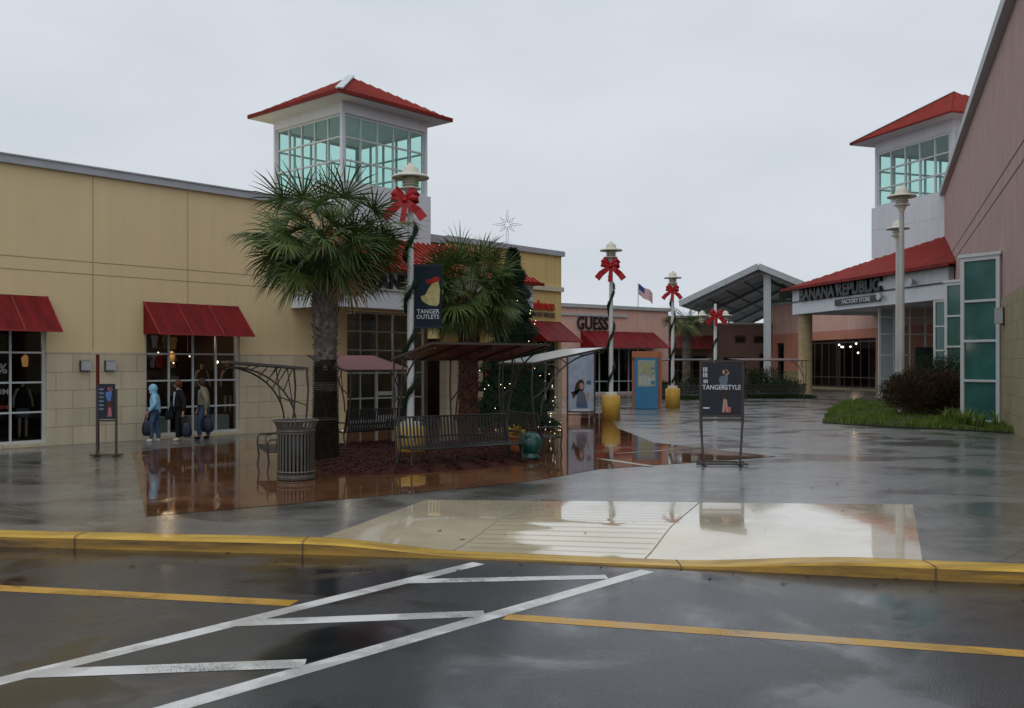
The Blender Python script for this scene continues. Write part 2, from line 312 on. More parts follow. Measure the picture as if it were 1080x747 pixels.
M['olive'] = mat('olive_jacket', (.20,.18,.12), .8, .15, 6)
M['shirt'] = mat('pale_shirt', (.35,.42,.52), .8, .1)
M['shoe'] = mat('white_shoe', (.55,.56,.56), .5, .1)
M['navybag'] = mat('navy_bag', (.006,.010,.026), .4, .3, 6)
M['kioskblue'] = mat('kiosk_blue', (.015,.17,.33), .3, .1, 2, coat=.3)
M['kioskorange'] = mat('kiosk_orange', (.43,.16,.08), .6, .1, 2)
M['map'] = mat('map_print', (.28,.36,.33), .3, .3, 4, col2=(.42,.44,.36), coat=.3)
M['mapgreen'] = mat('map_print_colour', (.30,.38,.22), .3, .3, 8, col2=(.45,.40,.22))
M['terracotta'] = mat('terracotta', (.38,.12,.05), .7, .15)
M['flower'] = mat('yellow_flower', (.5,.33,.05), .7, .3, 20)
M['tealball'] = mat('teal_green_ball', (.012,.08,.062), .35, .2, 3, coat=.4)
M['redpole'] = mat('dark_red_paint', (.12,.018,.014), .5, .2)
M['lightbox'] = mat('wall_light_grey', (.42,.44,.46), .4, .1)
M['navy'] = mat('banner_navy', (.010,.022,.035), .6, .2, 3)
M['byellow'] = mat('banner_yellow', (.50,.42,.08), .6, .35, 6, col2=(.6,.55,.3))
M['bred'] = mat('banner_red', (.32,.02,.015), .6, .3, 5)
M['flagred'] = mat('flag_red', (.45,.05,.06), .7, .1); M['flagwhite'] = mat('flag_white', (.7,.7,.72), .7, .05); M['flagblue'] = mat('flag_blue', (.05,.07,.22), .7, .1)
M['sinkroof'] = mat('grey_pavilion_metal', (.26,.265,.27), .5, .15, .5)
M['fasciagrey'] = mat('pale_grey_fascia', (.42,.45,.46), .5, .08)
M['rooftan'] = mat('shade_grey', (.46,.47,.48), .35, .1, 1, coat=.4)
M['roofmaroon'] = mat('shade_maroon', (.10,.014,.014), .35, .2, 2, coat=.3)
M['roofpink'] = mat('shade_faded_pink', (.22,.10,.095), .6, .15, 2)
M['mannequin'] = mat('mannequin_white', (.5,.42,.34), .5, .05)

# ------------------------------------------------------------------ ground, road, pavement
def lerp(a, b, t): return a+(b-a)*t
def smooth(t): t = max(0, min(1, t)); return t*t*(3-2*t)
CP = [(-90,24.2),(-6.6,12.5),(-2.5,11.98),(-.23,11.62),(1.97,11.15),(4.5,10.56),(5.5,10.36),(90,-6.6)]
def Yc(X):
    for (a, b), (c, d) in zip(CP, CP[1:]):
        if X <= c: return lerp(b, d, (X-a)/(c-a))
    return CP[-1][1]
def ch(X):        # curb height: dropped at the ramp
    return -.125*smooth((X+2.5)/2.1)*(1-smooth((X-1.8)/2.3))
def ph(X, Y):
    return ch(X)*(1-smooth((Y-Yc(X)-.35)/2.0))
b = MB(); b.quad((-900,-300,-.5),(900,-300,-.5),(900,1800,-.5),(-900,1800,-.5)); tag(b.build('ground', M['earth']), kind='structure')
xs = [-90,-60,-40,-25,-18,-12,-9]+[-7+i*.25 for i in range(65)]+[10,13,18,25,40,60,90]
b = MB()
for x0, x1 in zip(xs, xs[1:]): b.quad((x0,-60,-.15),(x1,-60,-.15),(x1,Yc(x1)+.02,-.15),(x0,Yc(x0)+.02,-.15))
tag(b.build('road', M['asphalt']), kind='structure')
b = MB(); ts = [.35,.6,.9,1.2,1.5,1.8,2.1,2.4,4,8,14,22,34,60,110,200]
vv = []; n = len(ts)
for X in xs:
    for t in ts: Y = Yc(X)+t; vv.append((X,Y,ph(X,Y)))
b.add(vv, [(i*n+j,(i+1)*n+j,(i+1)*n+j+1,i*n+j+1) for i in range(len(xs)-1) for j in range(n-1)], 0, True)
tag(b.build('pavement', M['concrete']), kind='structure')
# curb
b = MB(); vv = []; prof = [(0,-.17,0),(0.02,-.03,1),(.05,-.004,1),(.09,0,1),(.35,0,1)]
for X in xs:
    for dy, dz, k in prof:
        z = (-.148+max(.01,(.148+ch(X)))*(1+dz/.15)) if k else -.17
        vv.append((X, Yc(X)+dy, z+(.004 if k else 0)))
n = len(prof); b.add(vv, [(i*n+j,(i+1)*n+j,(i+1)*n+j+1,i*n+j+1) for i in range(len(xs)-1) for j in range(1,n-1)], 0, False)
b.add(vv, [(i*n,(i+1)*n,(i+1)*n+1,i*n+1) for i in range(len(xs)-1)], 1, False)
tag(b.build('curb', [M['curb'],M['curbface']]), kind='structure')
b = MB()        # expansion joints in the curb
for X in (-2.6,-5.6,-8.7,1.95,4.62,7.7):
    s = (Yc(X+.1)-Yc(X))/.1
    b.bar((X,Yc(X)-.003,-.14),(X,Yc(X)-.003,ch(X)-.008),.012,.01,0,up=(0,1,0)); b.bar((X,Yc(X)+.0,ch(X)+.006),(X+.0,Yc(X)+.35,ch(X)+.006),.012,.004)
tag(b.build('curb_joint', M['groove2']), kind='structure')
# pale ramp slab
b = MB(); vv = []; NU, NV = 40, 14
for i in range(NU+1):
    u = i/NU
    for j in range(NV+1):
        v = j/NV; Xf = lerp(-2.42,4.62,u); Xb = lerp(-1.40,6.3,u); Yb = lerp(15.75,15.2,u)
        X = lerp(Xf,Xb,v); Y = lerp(Yc(Xf)+.352,Yb,v); vv.append((X,Y,ph(X,Y)+.005))
n = NV+1; b.add(vv, [(i*n+j,(i+1)*n+j,(i+1)*n+j+1,i*n+j+1) for i in range(NU) for j in range(NV)], 0, True)
tag(b.build('ramp_pavement', M['ramp']), kind='structure')
def onslab(u, v):
    Xf = lerp(-2.42,4.62,u); Xb = lerp(-1.40,6.3,u); Yb = lerp(15.75,15.2,u); X = lerp(Xf,Xb,v); Y = lerp(Yc(Xf)+.352,Yb,v); return Vector((X,Y,ph(X,Y)+.010))
b = MB()        # joints and the ribbed middle of the ramp
def strip(pts, wd, mi=0):
    for p, q in zip(pts, pts[1:]):
        d = (q-p).normalized(); s = Vector((-d.y,d.x,0))*wd/2; b.quad(p-s,q-s,q+s,p+s,mi)
strip([onslab(.57,v/10) for v in range(11)], .016); strip([onslab(.24,v/10) for v in range(11)], .016)
for k in range(1, 16): strip([onslab(lerp(.245,.565,q/6), k/16) for q in range(7)], .012)
tag(b.build('ramp_joint', mat('ramp_joint', (.30,.25,.17), .4, .1)), kind='structure')
# brick plaza
def smoothpoly(pts, it=2):
    for _ in range(it):
        q = []
        for i in range(len(pts)):
            a = pts[i]; c = pts[(i+1)%len(pts)]; q += [a*.75+c*.25, a*.25+c*.75]
        pts = q
    return pts
bp_ = [gp(x,y) for x, y in ((154,545),(350,528),(455,518.5),(560,508),(632,495),(820,482),(690,467),(652,452),(640,436),(560,437),(430,449),(345,456),(250,467),(139,477))]
b = MB(); b.add([(p.x,p.y,.005) for p in bp_], [tuple(range(len(bp_)))]); tag(b.build('brick_pavement', M['brick']), kind='structure')
b = MB()
def line(px0, py0, px1, py1, wd, z, ends=0):
    p = gp(px0,py0,z); q = gp(px1,py1,z); d = (q-p).normalized(); s = Vector((-d.y,d.x,0))*wd/2
    b.quad(p-s,q-s,q+s,p+s)
line(630,483.5,686,491.5,.22,.009); line(650,478.5,740,472.3,.16,.013); pass
tag(b.build('pale_pavement_band', M['band']), kind='structure')
# road paint
b = MB(); z = -.1485
line(505,594,-90,740.5,.19,z)
line(683,602,140,758.5,.19,z)
tag(b.build('white_road_marking', M['white_line']), kind='structure')
b = MB()
line(425,613.3,640,608.4,.2,z+.0012); line(244,657.5,511,647.1,.22,z+.0012); line(30,710.5,322,699.6,.22,z+.0012)
tag(b.build('white_road_bar', M['white_line']), kind='structure')
b = MB(); z = -.1479; line(-120,614,310,636.3,.24,z); line(533,650.5,1300,705,.21,z)
tag(b.build('yellow_road_marking', M['yellow_line']), kind='structure')

# mulch bed
mp_ = smoothpoly([gp(x,y) for x, y in ((333,503),(430,501),(560,491),(578,480),(560,468),(430,466),(352,468),(335,485))], 2)
cc = sum(mp_, Vector())/len(mp_)
b = MB(); rings = [(1,.0),(.97,.05),(.85,.08),(.5,.10),(.02,.11)]; N = len(mp_); vv = []
for k, zz in rings:
    for p in mp_: q = cc+(p-cc)*k; vv.append((q.x,q.y,zz))
b.add(vv, [(i*N+j,i*N+(j+1)%N,(i+1)*N+(j+1)%N,(i+1)*N+j) for i in range(len(rings)-1) for j in range(N)], 0, True)
for _ in range(9000):      # bark chips
    a = random.random()*6.283; k = math.sqrt(random.random())*.99; p = mp_[random.randrange(N)]; q = mp_[random.randrange(N)]
    r_ = cc+(p-cc)*k; zz = .10-.05*k**4+random.random()*.015
    d = Vector((math.cos(a),math.sin(a),random.uniform(-.4,.4)))*random.uniform(.015,.045); e = Vector((-math.sin(a),math.cos(a),random.uniform(-.5,.5)))*.012
    c = r_+Vector((random.uniform(-.15,.15),random.uniform(-.15,.15),0)); c.z = zz
    if (c-cc).length > (p-cc).length*1.0: continue
    b.quad(c-d-e,c+d-e,c+d+e,c-d+e)
tag(b.build('mulch', M['mulch']), label='dark red bark mulch bed under the two near palms', cat='mulch', kind='stuff')

# ------------------------------------------------------------------ building helpers
class Frame:
    def __init__(s, P, d):
        s.P = Vector((P[0],P[1],0)); s.d = Vector((d[0],d[1],0)).normalized(); s.n = Vector((s.d.y,-s.d.x,0)); s.rz = math.atan2(s.d.y,s.d.x)
    def at(s, px, e=0):        # distance along the wall of the plane standing e in front of it
        u = (px-540)/FPX; o = s.P+s.n*e
        t = (u*o.y-o.x)/(s.d.x-u*s.d.y); return t
    def Y(s, px, e=0): t = s.at(px,e); return (s.P+s.n*e+s.d*t).y
    def z(s, px, py, e=0): return zy(s.Y(px,e), py)
    def world(s, a, e, z=0): return s.P+s.d*a+s.n*e+Vector((0,0,z))

def window(parent, x0, x1, z0, z1, y, cols, rows, fmat=None, pmat=None, t=.06, name='window', zs=None, xs_=None, dep=.08):
    fmat = fmat or M['frame']; pmat = pmat or M['shopglass']
    f = MB(); X = xs_ or [lerp(x0,x1,i/cols) for i in range(cols+1)]; Z = zs or [lerp(z0,z1,i/rows) for i in range(rows+1)]
    for i, x in enumerate(X):
        w_ = t*(1.3 if i in (0,len(X)-1) else .8); c = x+(w_/2 if i == 0 else -w_/2 if i == len(X)-1 else 0)
        f.box((c-w_/2,y-dep/2,z0),(c+w_/2,y+dep/2,z1))
    for i, z_ in enumerate(Z):
        w_ = t*(1.3 if i in (0,len(Z)-1) else .8); c = z_+(w_/2 if i == 0 else -w_/2 if i == len(Z)-1 else 0)
        f.box((x0+.003,y-dep/2+.004,c-w_/2),(x1-.003,y+dep/2-.004,c+w_/2))
    o = f.build(name, fmat, parent)
    p = MB(); p.quad((x0+.01,y,z0+.01),(x1-.01,y,z0+.01),(x1-.01,y,z1-.01),(x0+.01,y,z1-.01)); p.build('pane', pmat, o)
    return o
def room(parent, x0, x1, z1, y0, y1, wmat=None):
    b = MB(); b.quad((x0,y1,0.03),(x1,y1,.03),(x1,y1,z1),(x0,y1,z1),0); b.quad((x0,y0,.03),(x0,y1,.03),(x0,y1,z1),(x0,y0,z1),0); b.quad((x1,y1,.03),(x1,y0,.03),(x1,y0,z1),(x1,y1,z1),0)
    b.quad((x0,y0,.03),(x1,y0,.03),(x1,y1,.03),(x0,y1,.03),1); b.quad((x0,y1,z1),(x1,y1,z1),(x1,y0,z1),(x0,y0,z1),2)
    return b.build('shop_interior', [wmat or M['redint'],M['floorint'],M['darkint']], parent)
def shop_light(parent, x, y, z, W, col=(1,.72,.45)):
    l = bpy.data.lights.new('shop_light','POINT'); l.energy = W; l.color = col; l.shadow_soft_size = .15
    o = bpy.data.objects.new('shop_light', l); COL.objects.link(o); o.parent = parent; o.location = (x,y,z); return o
def awning(parent, x0, x1, z0, z1, e, y=0, ribs=3, cloth=None, val=.0, name='awning'):
    b = MB(); t = .03
    def pt(x, k, o=0): return Vector((x, y-.02-(e-.02)*k, z1-(z1-z0)*k+o))
    v = [pt(x0,0),pt(x1,0),pt(x1,1),pt(x0,1)]; lo = [p-Vector((0,0,t)) for p in v]
    b.add(v+lo, [(3,2,1,0),(4,5,6,7),(0,1,5,4),(1,2,6,5),(2,3,7,6),(3,0,4,7)], 0)
    for x, s in ((x0,1),(x1,-1)):      # closed cheeks
        xx = x+s*.012; p = [Vector((xx,y-.02,z1-.04)),Vector((xx,y-.02,z0)),Vector((xx,y-e,z0-.02))]
        q = [a+Vector((s*.01,0,0)) for a in p]; b.add(p+q, [(0,1,2),(5,4,3),(0,3,4,1),(1,4,5,2),(2,5,3,0)], 0)
    o = b.build(name, cloth or M['redcloth'], parent)
    r = MB()
    for i in range(ribs+1):
        x = lerp(x0+.01,x1-.01,i/ribs); r.bar(pt(x,0,.008),pt(x,1,.008),.03,.02)
    r.bar(pt(x0,1,-.01),pt(x1,1,-.01),.04,.05); r.build('seam', M['redtrim'], o)
    return o
def ribbed(b, a, c, up, run, inL, inR, pitch, rh=.05, mi=0, mi2=0, rw=.05):
    """roof plane: eave from a to c, going up along vector up for run; hips move in by inL and inR"""
    a = Vector(a); c = Vector(c); ev = (c-a); Lw = ev.length; e = ev/Lw; up = Vector(up).normalized(); nn = e.cross(up).normalized()
    if nn.z < 0: nn = -nn
    pts = [a, c, c-e*inR+up*run, a+e*inL+up*run]
    if (pts[2]-pts[3]).length < 1e-3: pts = pts[:3]
    k = len(pts); lo = [p-nn*.04 for p in pts]
    b.add(pts+lo, [tuple(range(k)), tuple(range(2*k-1,k-1,-1))]+[(i,k+i,k+(i+1)%k,(i+1)%k) for i in range(k)], mi)
    m = int(Lw/pitch); p0 = (Lw-m*pitch)/2
    for i in range(m+1):
        t = p0+i*pitch; r_ = min(run, t*run/inL if inL > 0 else run, (Lw-t)*run/inR if inR > 0 else run)
        if r_ > .1:
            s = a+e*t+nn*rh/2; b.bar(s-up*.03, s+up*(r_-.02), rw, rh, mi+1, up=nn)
def hiproof(b, x0, x1, y0, y1, z, tx0, tx1, ty0, ty1, tz, pitch, mi=0, rh=.05, rw=.05, sides='flrb'):
    def plane(a, c, ta, tc):
        a = Vector(a); c = Vector(c); ta = Vector(ta); tc = Vector(tc); e = (c-a).normalized()
        inL = (ta-a).dot(e); inR = (c-tc).dot(e); up = (ta-a)-e*inL; ribbed(b, a, c, up, up.length, inL, inR, pitch, rh, mi, mi, rw)
    if 'f' in sides: plane((x0,y0,z),(x1,y0,z),(tx0,ty0,tz),(tx1,ty0,tz))
    if 'r' in sides: plane((x1,y0,z),(x1,y1,z),(tx1,ty0,tz),(tx1,ty1,tz))
    if 'b' in sides: plane((x1,y1,z),(x0,y1,z),(tx1,ty1,tz),(tx0,ty1,tz))
    if 'l' in sides: plane((x0,y1,z),(x0,y0,z),(tx0,ty1,tz),(tx0,ty0,tz))

def tower(parent, x0, y0, wd, zb, g0, g1, ze, za, over, pitch, t):
    """glazed lantern: x0,y0 front-left corner; body zb..g0, glass g0..g1, eave ze, apex za"""
    x1 = x0+wd; y1 = y0+wd
    b = MB(); m = wd*.022
    b.wall(x0-m,x1+m,zb,g0,y0-m,y0-m+.2); b.wall(x0-m,x1+m,zb,g0,y1+m-.2,y1+m)
    b.box((x0-m,y0-m+.2,zb),(x0-m+.2,y1+m-.2,g0-.002)); b.box((x1+m-.2,y0-m+.2,zb),(x1+m,y1+m-.2,g0-.002)); b.box((x0,y0,g0-.3),(x1,y1,g0-.28))
    h = wd*.10
    b.box((x0,y0,g1),(x1,y1,ze-.02))
    zg = zb+(g0-zb)*.55
    b.build('tower_wall', M['white_wall'], parent)
    gr = MB(); gr.box((x0-m-.004,y0-m-.004,zg),(x1+m+.004,y1+m+.004,zg+.02*wd/4)); gr.build('tower_joint', M['soffit'], parent)
    cp = MB(); c = t*1.6
    for (x, y) in ((x0,y0),(x1-c,y0),(x0,y1-c),(x1-c,y1-c)): cp = MB(); cp.box((x,y,g0),(x+c,y+c,g1)); cp.build('tower_post', M['white_wall'], parent)
    for (nx, ny, rz, ox, oy) in ((1,0,0,x0,y0),(0,1,R(90),x1,y0),(1,0,0,x0,y1),(0,1,R(90),x0,y0)):
        hold = bpy.data.objects.new
        w_ = window(parent, c, wd-c, g0, g1, 0, 5, 3, M['frame'], M['teal'], t, 'tower_window', dep=t*1.2)
        off = .06+t*.5
        if rz == 0: w_.location = (ox, oy+(off if oy == y0 else -off), 0)
        else: w_.location = (ox+(-off if ox == x1 else off), oy, 0); w_.rotation_euler = (0,0,rz)
    s = MB(); s.box((x0-over,y0-over,ze-.02),(x1+over,y1+over,ze+.04)); s.build('tower_soffit', M['white_wall'], parent)
    r = MB(); cx = (x0+x1)/2; cy = (y0+y1)/2; k = .01
    hiproof(r, x0-over-.05,x1+over+.05,y0-over-.05,y1+over+.05,ze+.08,cx-k,cx+k,cy-k,cy+k,za,pitch,rh=.03*wd/4,rw=.07*wd/4)
    f = over+.05; z2 = ze+.02
    for a, c_ in (((x0-f,y0-f),(x1+f,y0-f)),((x1+f,y0-f),(x1+f,y1+f)),((x1+f,y1+f),(x0-f,y1+f)),((x0-f,y1+f),(x0-f,y0-f))):
        r.bar((*a,z2+.05),(*c_,z2+.05),.05,.13)
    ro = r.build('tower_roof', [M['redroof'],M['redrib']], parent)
    hp = MB(); hp.bar((x0-f,y0-f,ze+.14),(cx,cy,za+.06),.26*wd/4,.05); hp.build('hip_cap', M['white_wall'], ro)

# ------------------------------------------------------------------ left beige store
L = Frame((-10.6,28.4), (.6616,.7498))
def Ls(px, e=0): return L.at(px, e)
S0, S1 = -14.0, Ls(363)
st = thing('beige_store', 'long beige outlet store with cream block base, red awnings and glazed entrance tower', 'building', L.P, L.rz)
w1 = (Ls(-26), Ls(49)); w2 = (Ls(153.5), Ls(253))
w0 = (w1[0]-5.2, w1[0]-2.0)
WH = [(w1[0],w1[1],.1,3.35),(w2[0],w2[1],.1,3.35)]
PAR = 7.5
b = MB(); b.wall(S0, S1, 2.56, PAR, 0, .35, WH); b.build('wall', M['beige'], st)
b = MB(); b.wall(S0, S1, 0, 2.56, -.025, .35, WH); b.build('stone_base', M['stone'], st)
b = MB(); b.box((S0-.1,-.12,PAR),(S1+.1,.5,PAR+.2)); b.box((S0-.1,-.15,PAR+.2),(S1+.1,.53,PAR+.24)); b.build('coping', M['coping'], st)
b = MB()
for zz in (L.z(150,281), L.z(150,293.5)): b.box((S0,-.004,zz-.012),(S1,.01,zz+.012))
for px in (98,198,-2): s = Ls(px); b.box((s-.01,-.005,2.6),(s+.01,.01,PAR-.01))
b.build('wall_joint', M['groove'], st)
b = MB(); b.box((S0,.35,0),(S0+.3,22,PAR)); b.box((S0,21.7,0),(S1+4,22,PAR)); b.box((S0+.3,.36,PAR-.5),(S1+4,21.7,PAR-.3)); b.build('rear_wall', M['beige'], st)
zs = [.1,.93,1.73,2.53,3.35]
for (a, c), cols in ((w1,2),(w2,4)): window(st, a, c, .1, 3.35, .12, cols, 4, zs=zs)
room(st, w1[0]-.5, w1[1]+.3, 3.4, .36, 3.2, M['darkint']); room(st, w2[0]-.3, w2[1]+.3, 3.4, .36, 3.6, M['redint'])
awning(st, Ls(-30), Ls(49)+.02, 3.1, 4.05, .95, ribs=2)
awning(st, Ls(150.5), Ls(250.5), 3.1, 4.05, .95, ribs=3)
# shop spots & window writing
for px, py, y, r_ in ((200,376,1.5,.02),(167,372,2.2,.02),(229,382,1.5,.045),(183,383,2.5,.02),(243,381,2.2,.02)): b = MB(); b.ball((Ls(px,-y),y,L.z(px,py,-y)), r_, 0); b.build('ceiling_spot', M['spotw'], st)
wl_ = mat('warm_lamp_shade',(.5,.25,.08),.6,0,emis=(1,.5,.18),estr=.3)
for s, zz in ((Ls(33,-1.6),2.3),(Ls(176,-2.3),2.45)): b = MB(); b.lathe([(.0,-.16),(.08,-.14),(.11,.1),(.04,.18),(0,.2)], 12, (s,2.0,zz)); b.build('shop_lamp', wl_, st)
gw = M['paperwhite']; gwp = mat('faint_window_print',(.30,.28,.27),.6,.1)
text('%', .36, .004, gwp, 'window_lettering', st, (Ls(-1),.095,1.98), fat=.004)
text('OM', .22, .004, gwp, 'window_lettering', st, (Ls(-4),.095,1.42), fat=.002)
text('ore', .2, .004, mat('faint_red_print',(.3,.05,.04),.6,.1), 'window_lettering', st, (Ls(-1),.095,1.04))
cl_ = [M['blackcloth'],mat('dark_red_cloth',(.16,.015,.015),.8,.3),M['greycloth'],mat('tan_cloth',(.3,.18,.09),.8,.3)]
def garment(s_, y, z_, w_, h_, m_):
    b = MB(); b.add([(s_-w_*.35,y,z_-h_),(s_+w_*.35,y,z_-h_),(s_+w_*.38,y,z_-h_*.25),(s_+w_*.62,y,z_-h_*.5),(s_+w_*.5,y,z_-h_*.02),(s_+w_*.15,y,z_),(s_-w_*.15,y,z_),(s_-w_*.5,y,z_-h_*.02),(s_-w_*.62,y,z_-h_*.5),(s_-w_*.38,y,z_-h_*.25)], [tuple(range(10))])
    o = b.build('clothes_display', m_, st); o.modifiers.new('thick','SOLIDIFY').thickness = .08
for k, (px, c) in enumerate(((161,1),(170,0),(186,2),(196,1),(205,0),(217,1),(226,0),(233,2),(241,1),(248,0))): garment(Ls(px,-1.8), 1.95, random.choice([1.85,2.0,1.3]), .34, .65, cl_[c])
for k in range(22): garment(lerp(w2[0]+.2,w2[1]-.2,(k%11+random.random()*.6)/11), 3.35, random.choice([2.55,3.15])+random.uniform(-.05,.05), .24, .42, cl_[random.randrange(4)])
b = MB()
for a0, a1 in ((Ls(168.5),Ls(188)),(Ls(206),Ls(222)),(Ls(231),Ls(250))): b.box((a0,.45,.04),(a1,.95,.62))
b.build('display_plinth', mat('plinth_white',(.45,.55,.55),.6,.08), st)
shop_light(st,(w2[0]+w2[1])/2,1.6,3.0,40); shop_light(st,w1[1]-.8,1.6,2.9,6)
# tower, canopy and recessed entrance
TX0 = L.at(361,.2); D0 = L.Y(361,.2); TW = 4.05
tower(st, TX0, -.2, TW, 6.5, 8.54, 10.95, 11.38, 13.0, .62, .24, .07)
CE = 2.2; CX0 = L.at(350,CE); CX1 = L.at(562.5,CE)
b = MB()
FZ0, FZ1 = 4.08, 5.34
b.box((CX0,-CE,FZ0),(CX1,-CE+.25,FZ1)); b.box((CX0,-CE+.25,FZ0),(CX0+.25,-.03,FZ1)); b.box((CX1-.25,-CE+.25,FZ0),(CX1,-.03,FZ1)); b.box((CX0+.25,-CE+.25,FZ0+.12),(CX1-.25,-.03,FZ0+.2))
b.build('canopy_fascia', M['white_wall'], st)
b = MB(); b.box((CX0-.02,-CE-.08,4.68),(CX1+.02,-CE+.01,4.74)); b.build('sign_ledge', M['soffit'], st)
b = MB(); ov = .3
hiproof(b, CX0-ov,CX1+ov,-CE-ov,.0,5.36,CX0+1.5,CX1-1.5,-.21,.0,6.72,.26,rh=.09,rw=.09,sides='flr')
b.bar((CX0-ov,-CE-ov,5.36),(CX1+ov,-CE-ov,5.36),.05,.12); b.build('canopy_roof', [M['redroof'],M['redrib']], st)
tx = L.at(391.5,CE+.1)
text('LANE BRYANT', .68, .10, M['black'], 'sign_lettering', st, (tx,-CE-.06,4.76), fat=.016, spacing=1.05)
EX0, EX1 = Ls(363), Ls(470)
b = MB(); b.box((EX0-.25,-.04,0),(EX0+.1,.5,FZ0+.2)); b.box((EX0-.1,.5,0),(EX0+.1,1.4,FZ0+.3)); b.build('entrance_pier', M['beige'], st)
window(st, EX0+.12, EX1, 0.05, 4.2, 1.25, 6, 5, M['frame'], M['shopglass'], .07, 'entrance_window', zs=[.05,.95,1.9,2.75,3.45,4.2])
d = MB(); dx = Ls(395,-1.2); d.wall(dx,dx+1.1,.05,2.25,1.14,1.2,[(dx+.12,dx+.98,.3,1.05),(dx+.12,dx+.98,1.2,2.12)]); door = d.build('entrance_door', M['white'], st)
shop_light(st,(EX0+EX1)/2,2.8,3.4,30,(1,.85,.7))
h = MB(); h.tube([(dx+.9,1.1,.9),(dx+.9,1.06,.95),(dx+.9,1.06,1.3),(dx+.9,1.1,1.35)],.015,6); h.build('handle', M['black'], door)
room(st, EX0-.2, EX1+.3, 4.3, 1.32, 4.5, mat('pale_interior',(.16,.13,.10),.8,.4,1.0))
b = MB(); b.box((EX0,.36,4.18),(EX1,1.3,PAR-.5)); b.build('entrance_bulkhead', M['beige'], st)

# yellow store (second shop on the same frontage)
ns = thing('yellow_store', 'yellow store with pale cornice band and red shop sign, partly hidden by the farther palm', 'building', L.P, L.rz)
Y0, Y1 = Ls(470)+.02, Ls(592)
hl = [(Ls(566),Y1-.25,.08,3.3),(Ls(509),Ls(522),.1,3.0)]
b = MB(); b.wall(Y0, Y1, 2.56, 7.0, 0, .35, hl); b.build('wall', M['yellow_wall'], ns)
b = MB(); b.wall(Y0, Y1, 0, 2.56, -.025, .35, hl); b.build('stone_base', M['stone'], ns)
b = MB(); b.box((Y0,-.12,7.0),(Y1+.12,.5,7.22)); b.box((TX0+TW,.0,6.9),(Y0,.5,7.2)); b.build('coping', M['coping'], ns)
b = MB(); b.box((Y1-.35,.36,0),(Y1,20,7.0)); b.build('side_wall', M['yellow_wall'], ns)
b = MB(); zc = L.z(578,304.5); b.box((Ls(540),-.12,zc-.1),(Y1+.05,.0,zc+.1)); b.build('cornice_band', M['cap'], ns)
window(ns, hl[0][0], hl[0][1], .08, 3.3, .12, 2, 3, name='window'); window(ns, hl[1][0], hl[1][1], .1, 3.0, .12, 1, 3, name='window')
room(ns, hl[1][0]-.4, Y1-.36, 3.3, .37, 4, M['redint'])
awning(ns, Ls(553), Ls(590), 3.2, 4.1, 1.3, ribs=3)
zz = L.z(580,327); text('new balance', .56, .06, mat('bright_red_letters',(.5,.03,.02),.4,.1), 'sign_lettering', ns, (Y1-.55,-.06,zz), align='RIGHT', fat=.014)
zz = L.z(580,334.5); text('FACTORY STORE', .26, .05, mat('grey_letters',(.16,.13,.09),.5,.1), 'sign_lettering', ns, (Y1-.5,-.05,zz), align='RIGHT', fat=.006)
b = MB()
b.box((Ls(511),-.05,.3),(Ls(520),-.03,2.75),0)
for k in range(9): b.box((Ls(512),-.058,.55+k*.23),(Ls(519),-.051,.62+k*.23),1)
b.build('window_poster', [M['flagred'],M['redtrim']], ns)

# ------------------------------------------------------------------ pink store in the centre
G = Frame((3.5,68), (8.5,6.4))
g = thing('pink_store', 'low pink store with dark sign letters and one wide red awning, in the centre distance', 'building', G.P, G.rz)
GE = G.at(705)
gh = [(G.at(612),G.at(684),.1,3.5)]
b = MB(); b.wall(-3, GE, 0, 6.3, 0, .4, gh); b.box((GE-.4,.4,0),(GE,18,6.3)); b.build('wall', M['pink'], g)
b = MB(); b.box((-3,-.15,6.3),(GE+.2,.5,6.55)); b.box((GE-.4,.5,6.3),(GE+.2,18,6.55)); b.build('coping', M['fasciagrey'], g)
b = MB(); b.box((-3,-.1,G.z(620,333.5)),(G.at(661),0,G.z(620,331.0))); b.build('cornice_band', M['fasciagrey'], g)
text('GUESS', 1.28, .1, M['black'], 'sign_lettering', g, (G.at(607.5),-.1,G.z(624,347.5)), fat=.02, sxx=.78, spacing=1.08)
awning(g, G.at(612), G.at(689), 3.45, 4.65, 1.8, ribs=8)
window(g, gh[0][0], gh[0][1], .1, 3.5, .15, 7, 2, M['frame'], M['shopglass'], .1, 'window', zs=[.1,1.0,3.5])
room(g, gh[0][0]-.3, gh[0][1]+.3, 3.5, .41, 5, M['darkint'])
f = thing('flag', 'small striped flag flying from a thin white pole above the pink store', 'flag', (sx(84,673),84,6.0))
b = MB(); b.tube([(0,0,0),(0,0,zy(84,298.5)-6.0)],.04,6); b.build('pole', M['white'], f)
b = MB(); FW, FH = 1.22, .95; ft = zy(84,300)-6.0; N = 14
def fp(i, j): u = i/N; v = j/13; return Vector((.05+u*FW, .12*math.sin(u*7), ft-v*FH-.75*u**1.2+.06*math.sin(u*9+1)))
for i in range(N):
    for j in range(13):
        mi = 2 if (i < 6 and j < 7) else (0 if j%2 == 0 else 1); b.quad(fp(i,j+1),fp(i+1,j+1),fp(i+1,j),fp(i,j),mi)
fo = b.build('cloth', [M['flagred'],M['flagwhite'],M['flagblue']], f); md = fo.modifiers.new('thick','SOLIDIFY'); md.thickness = .01

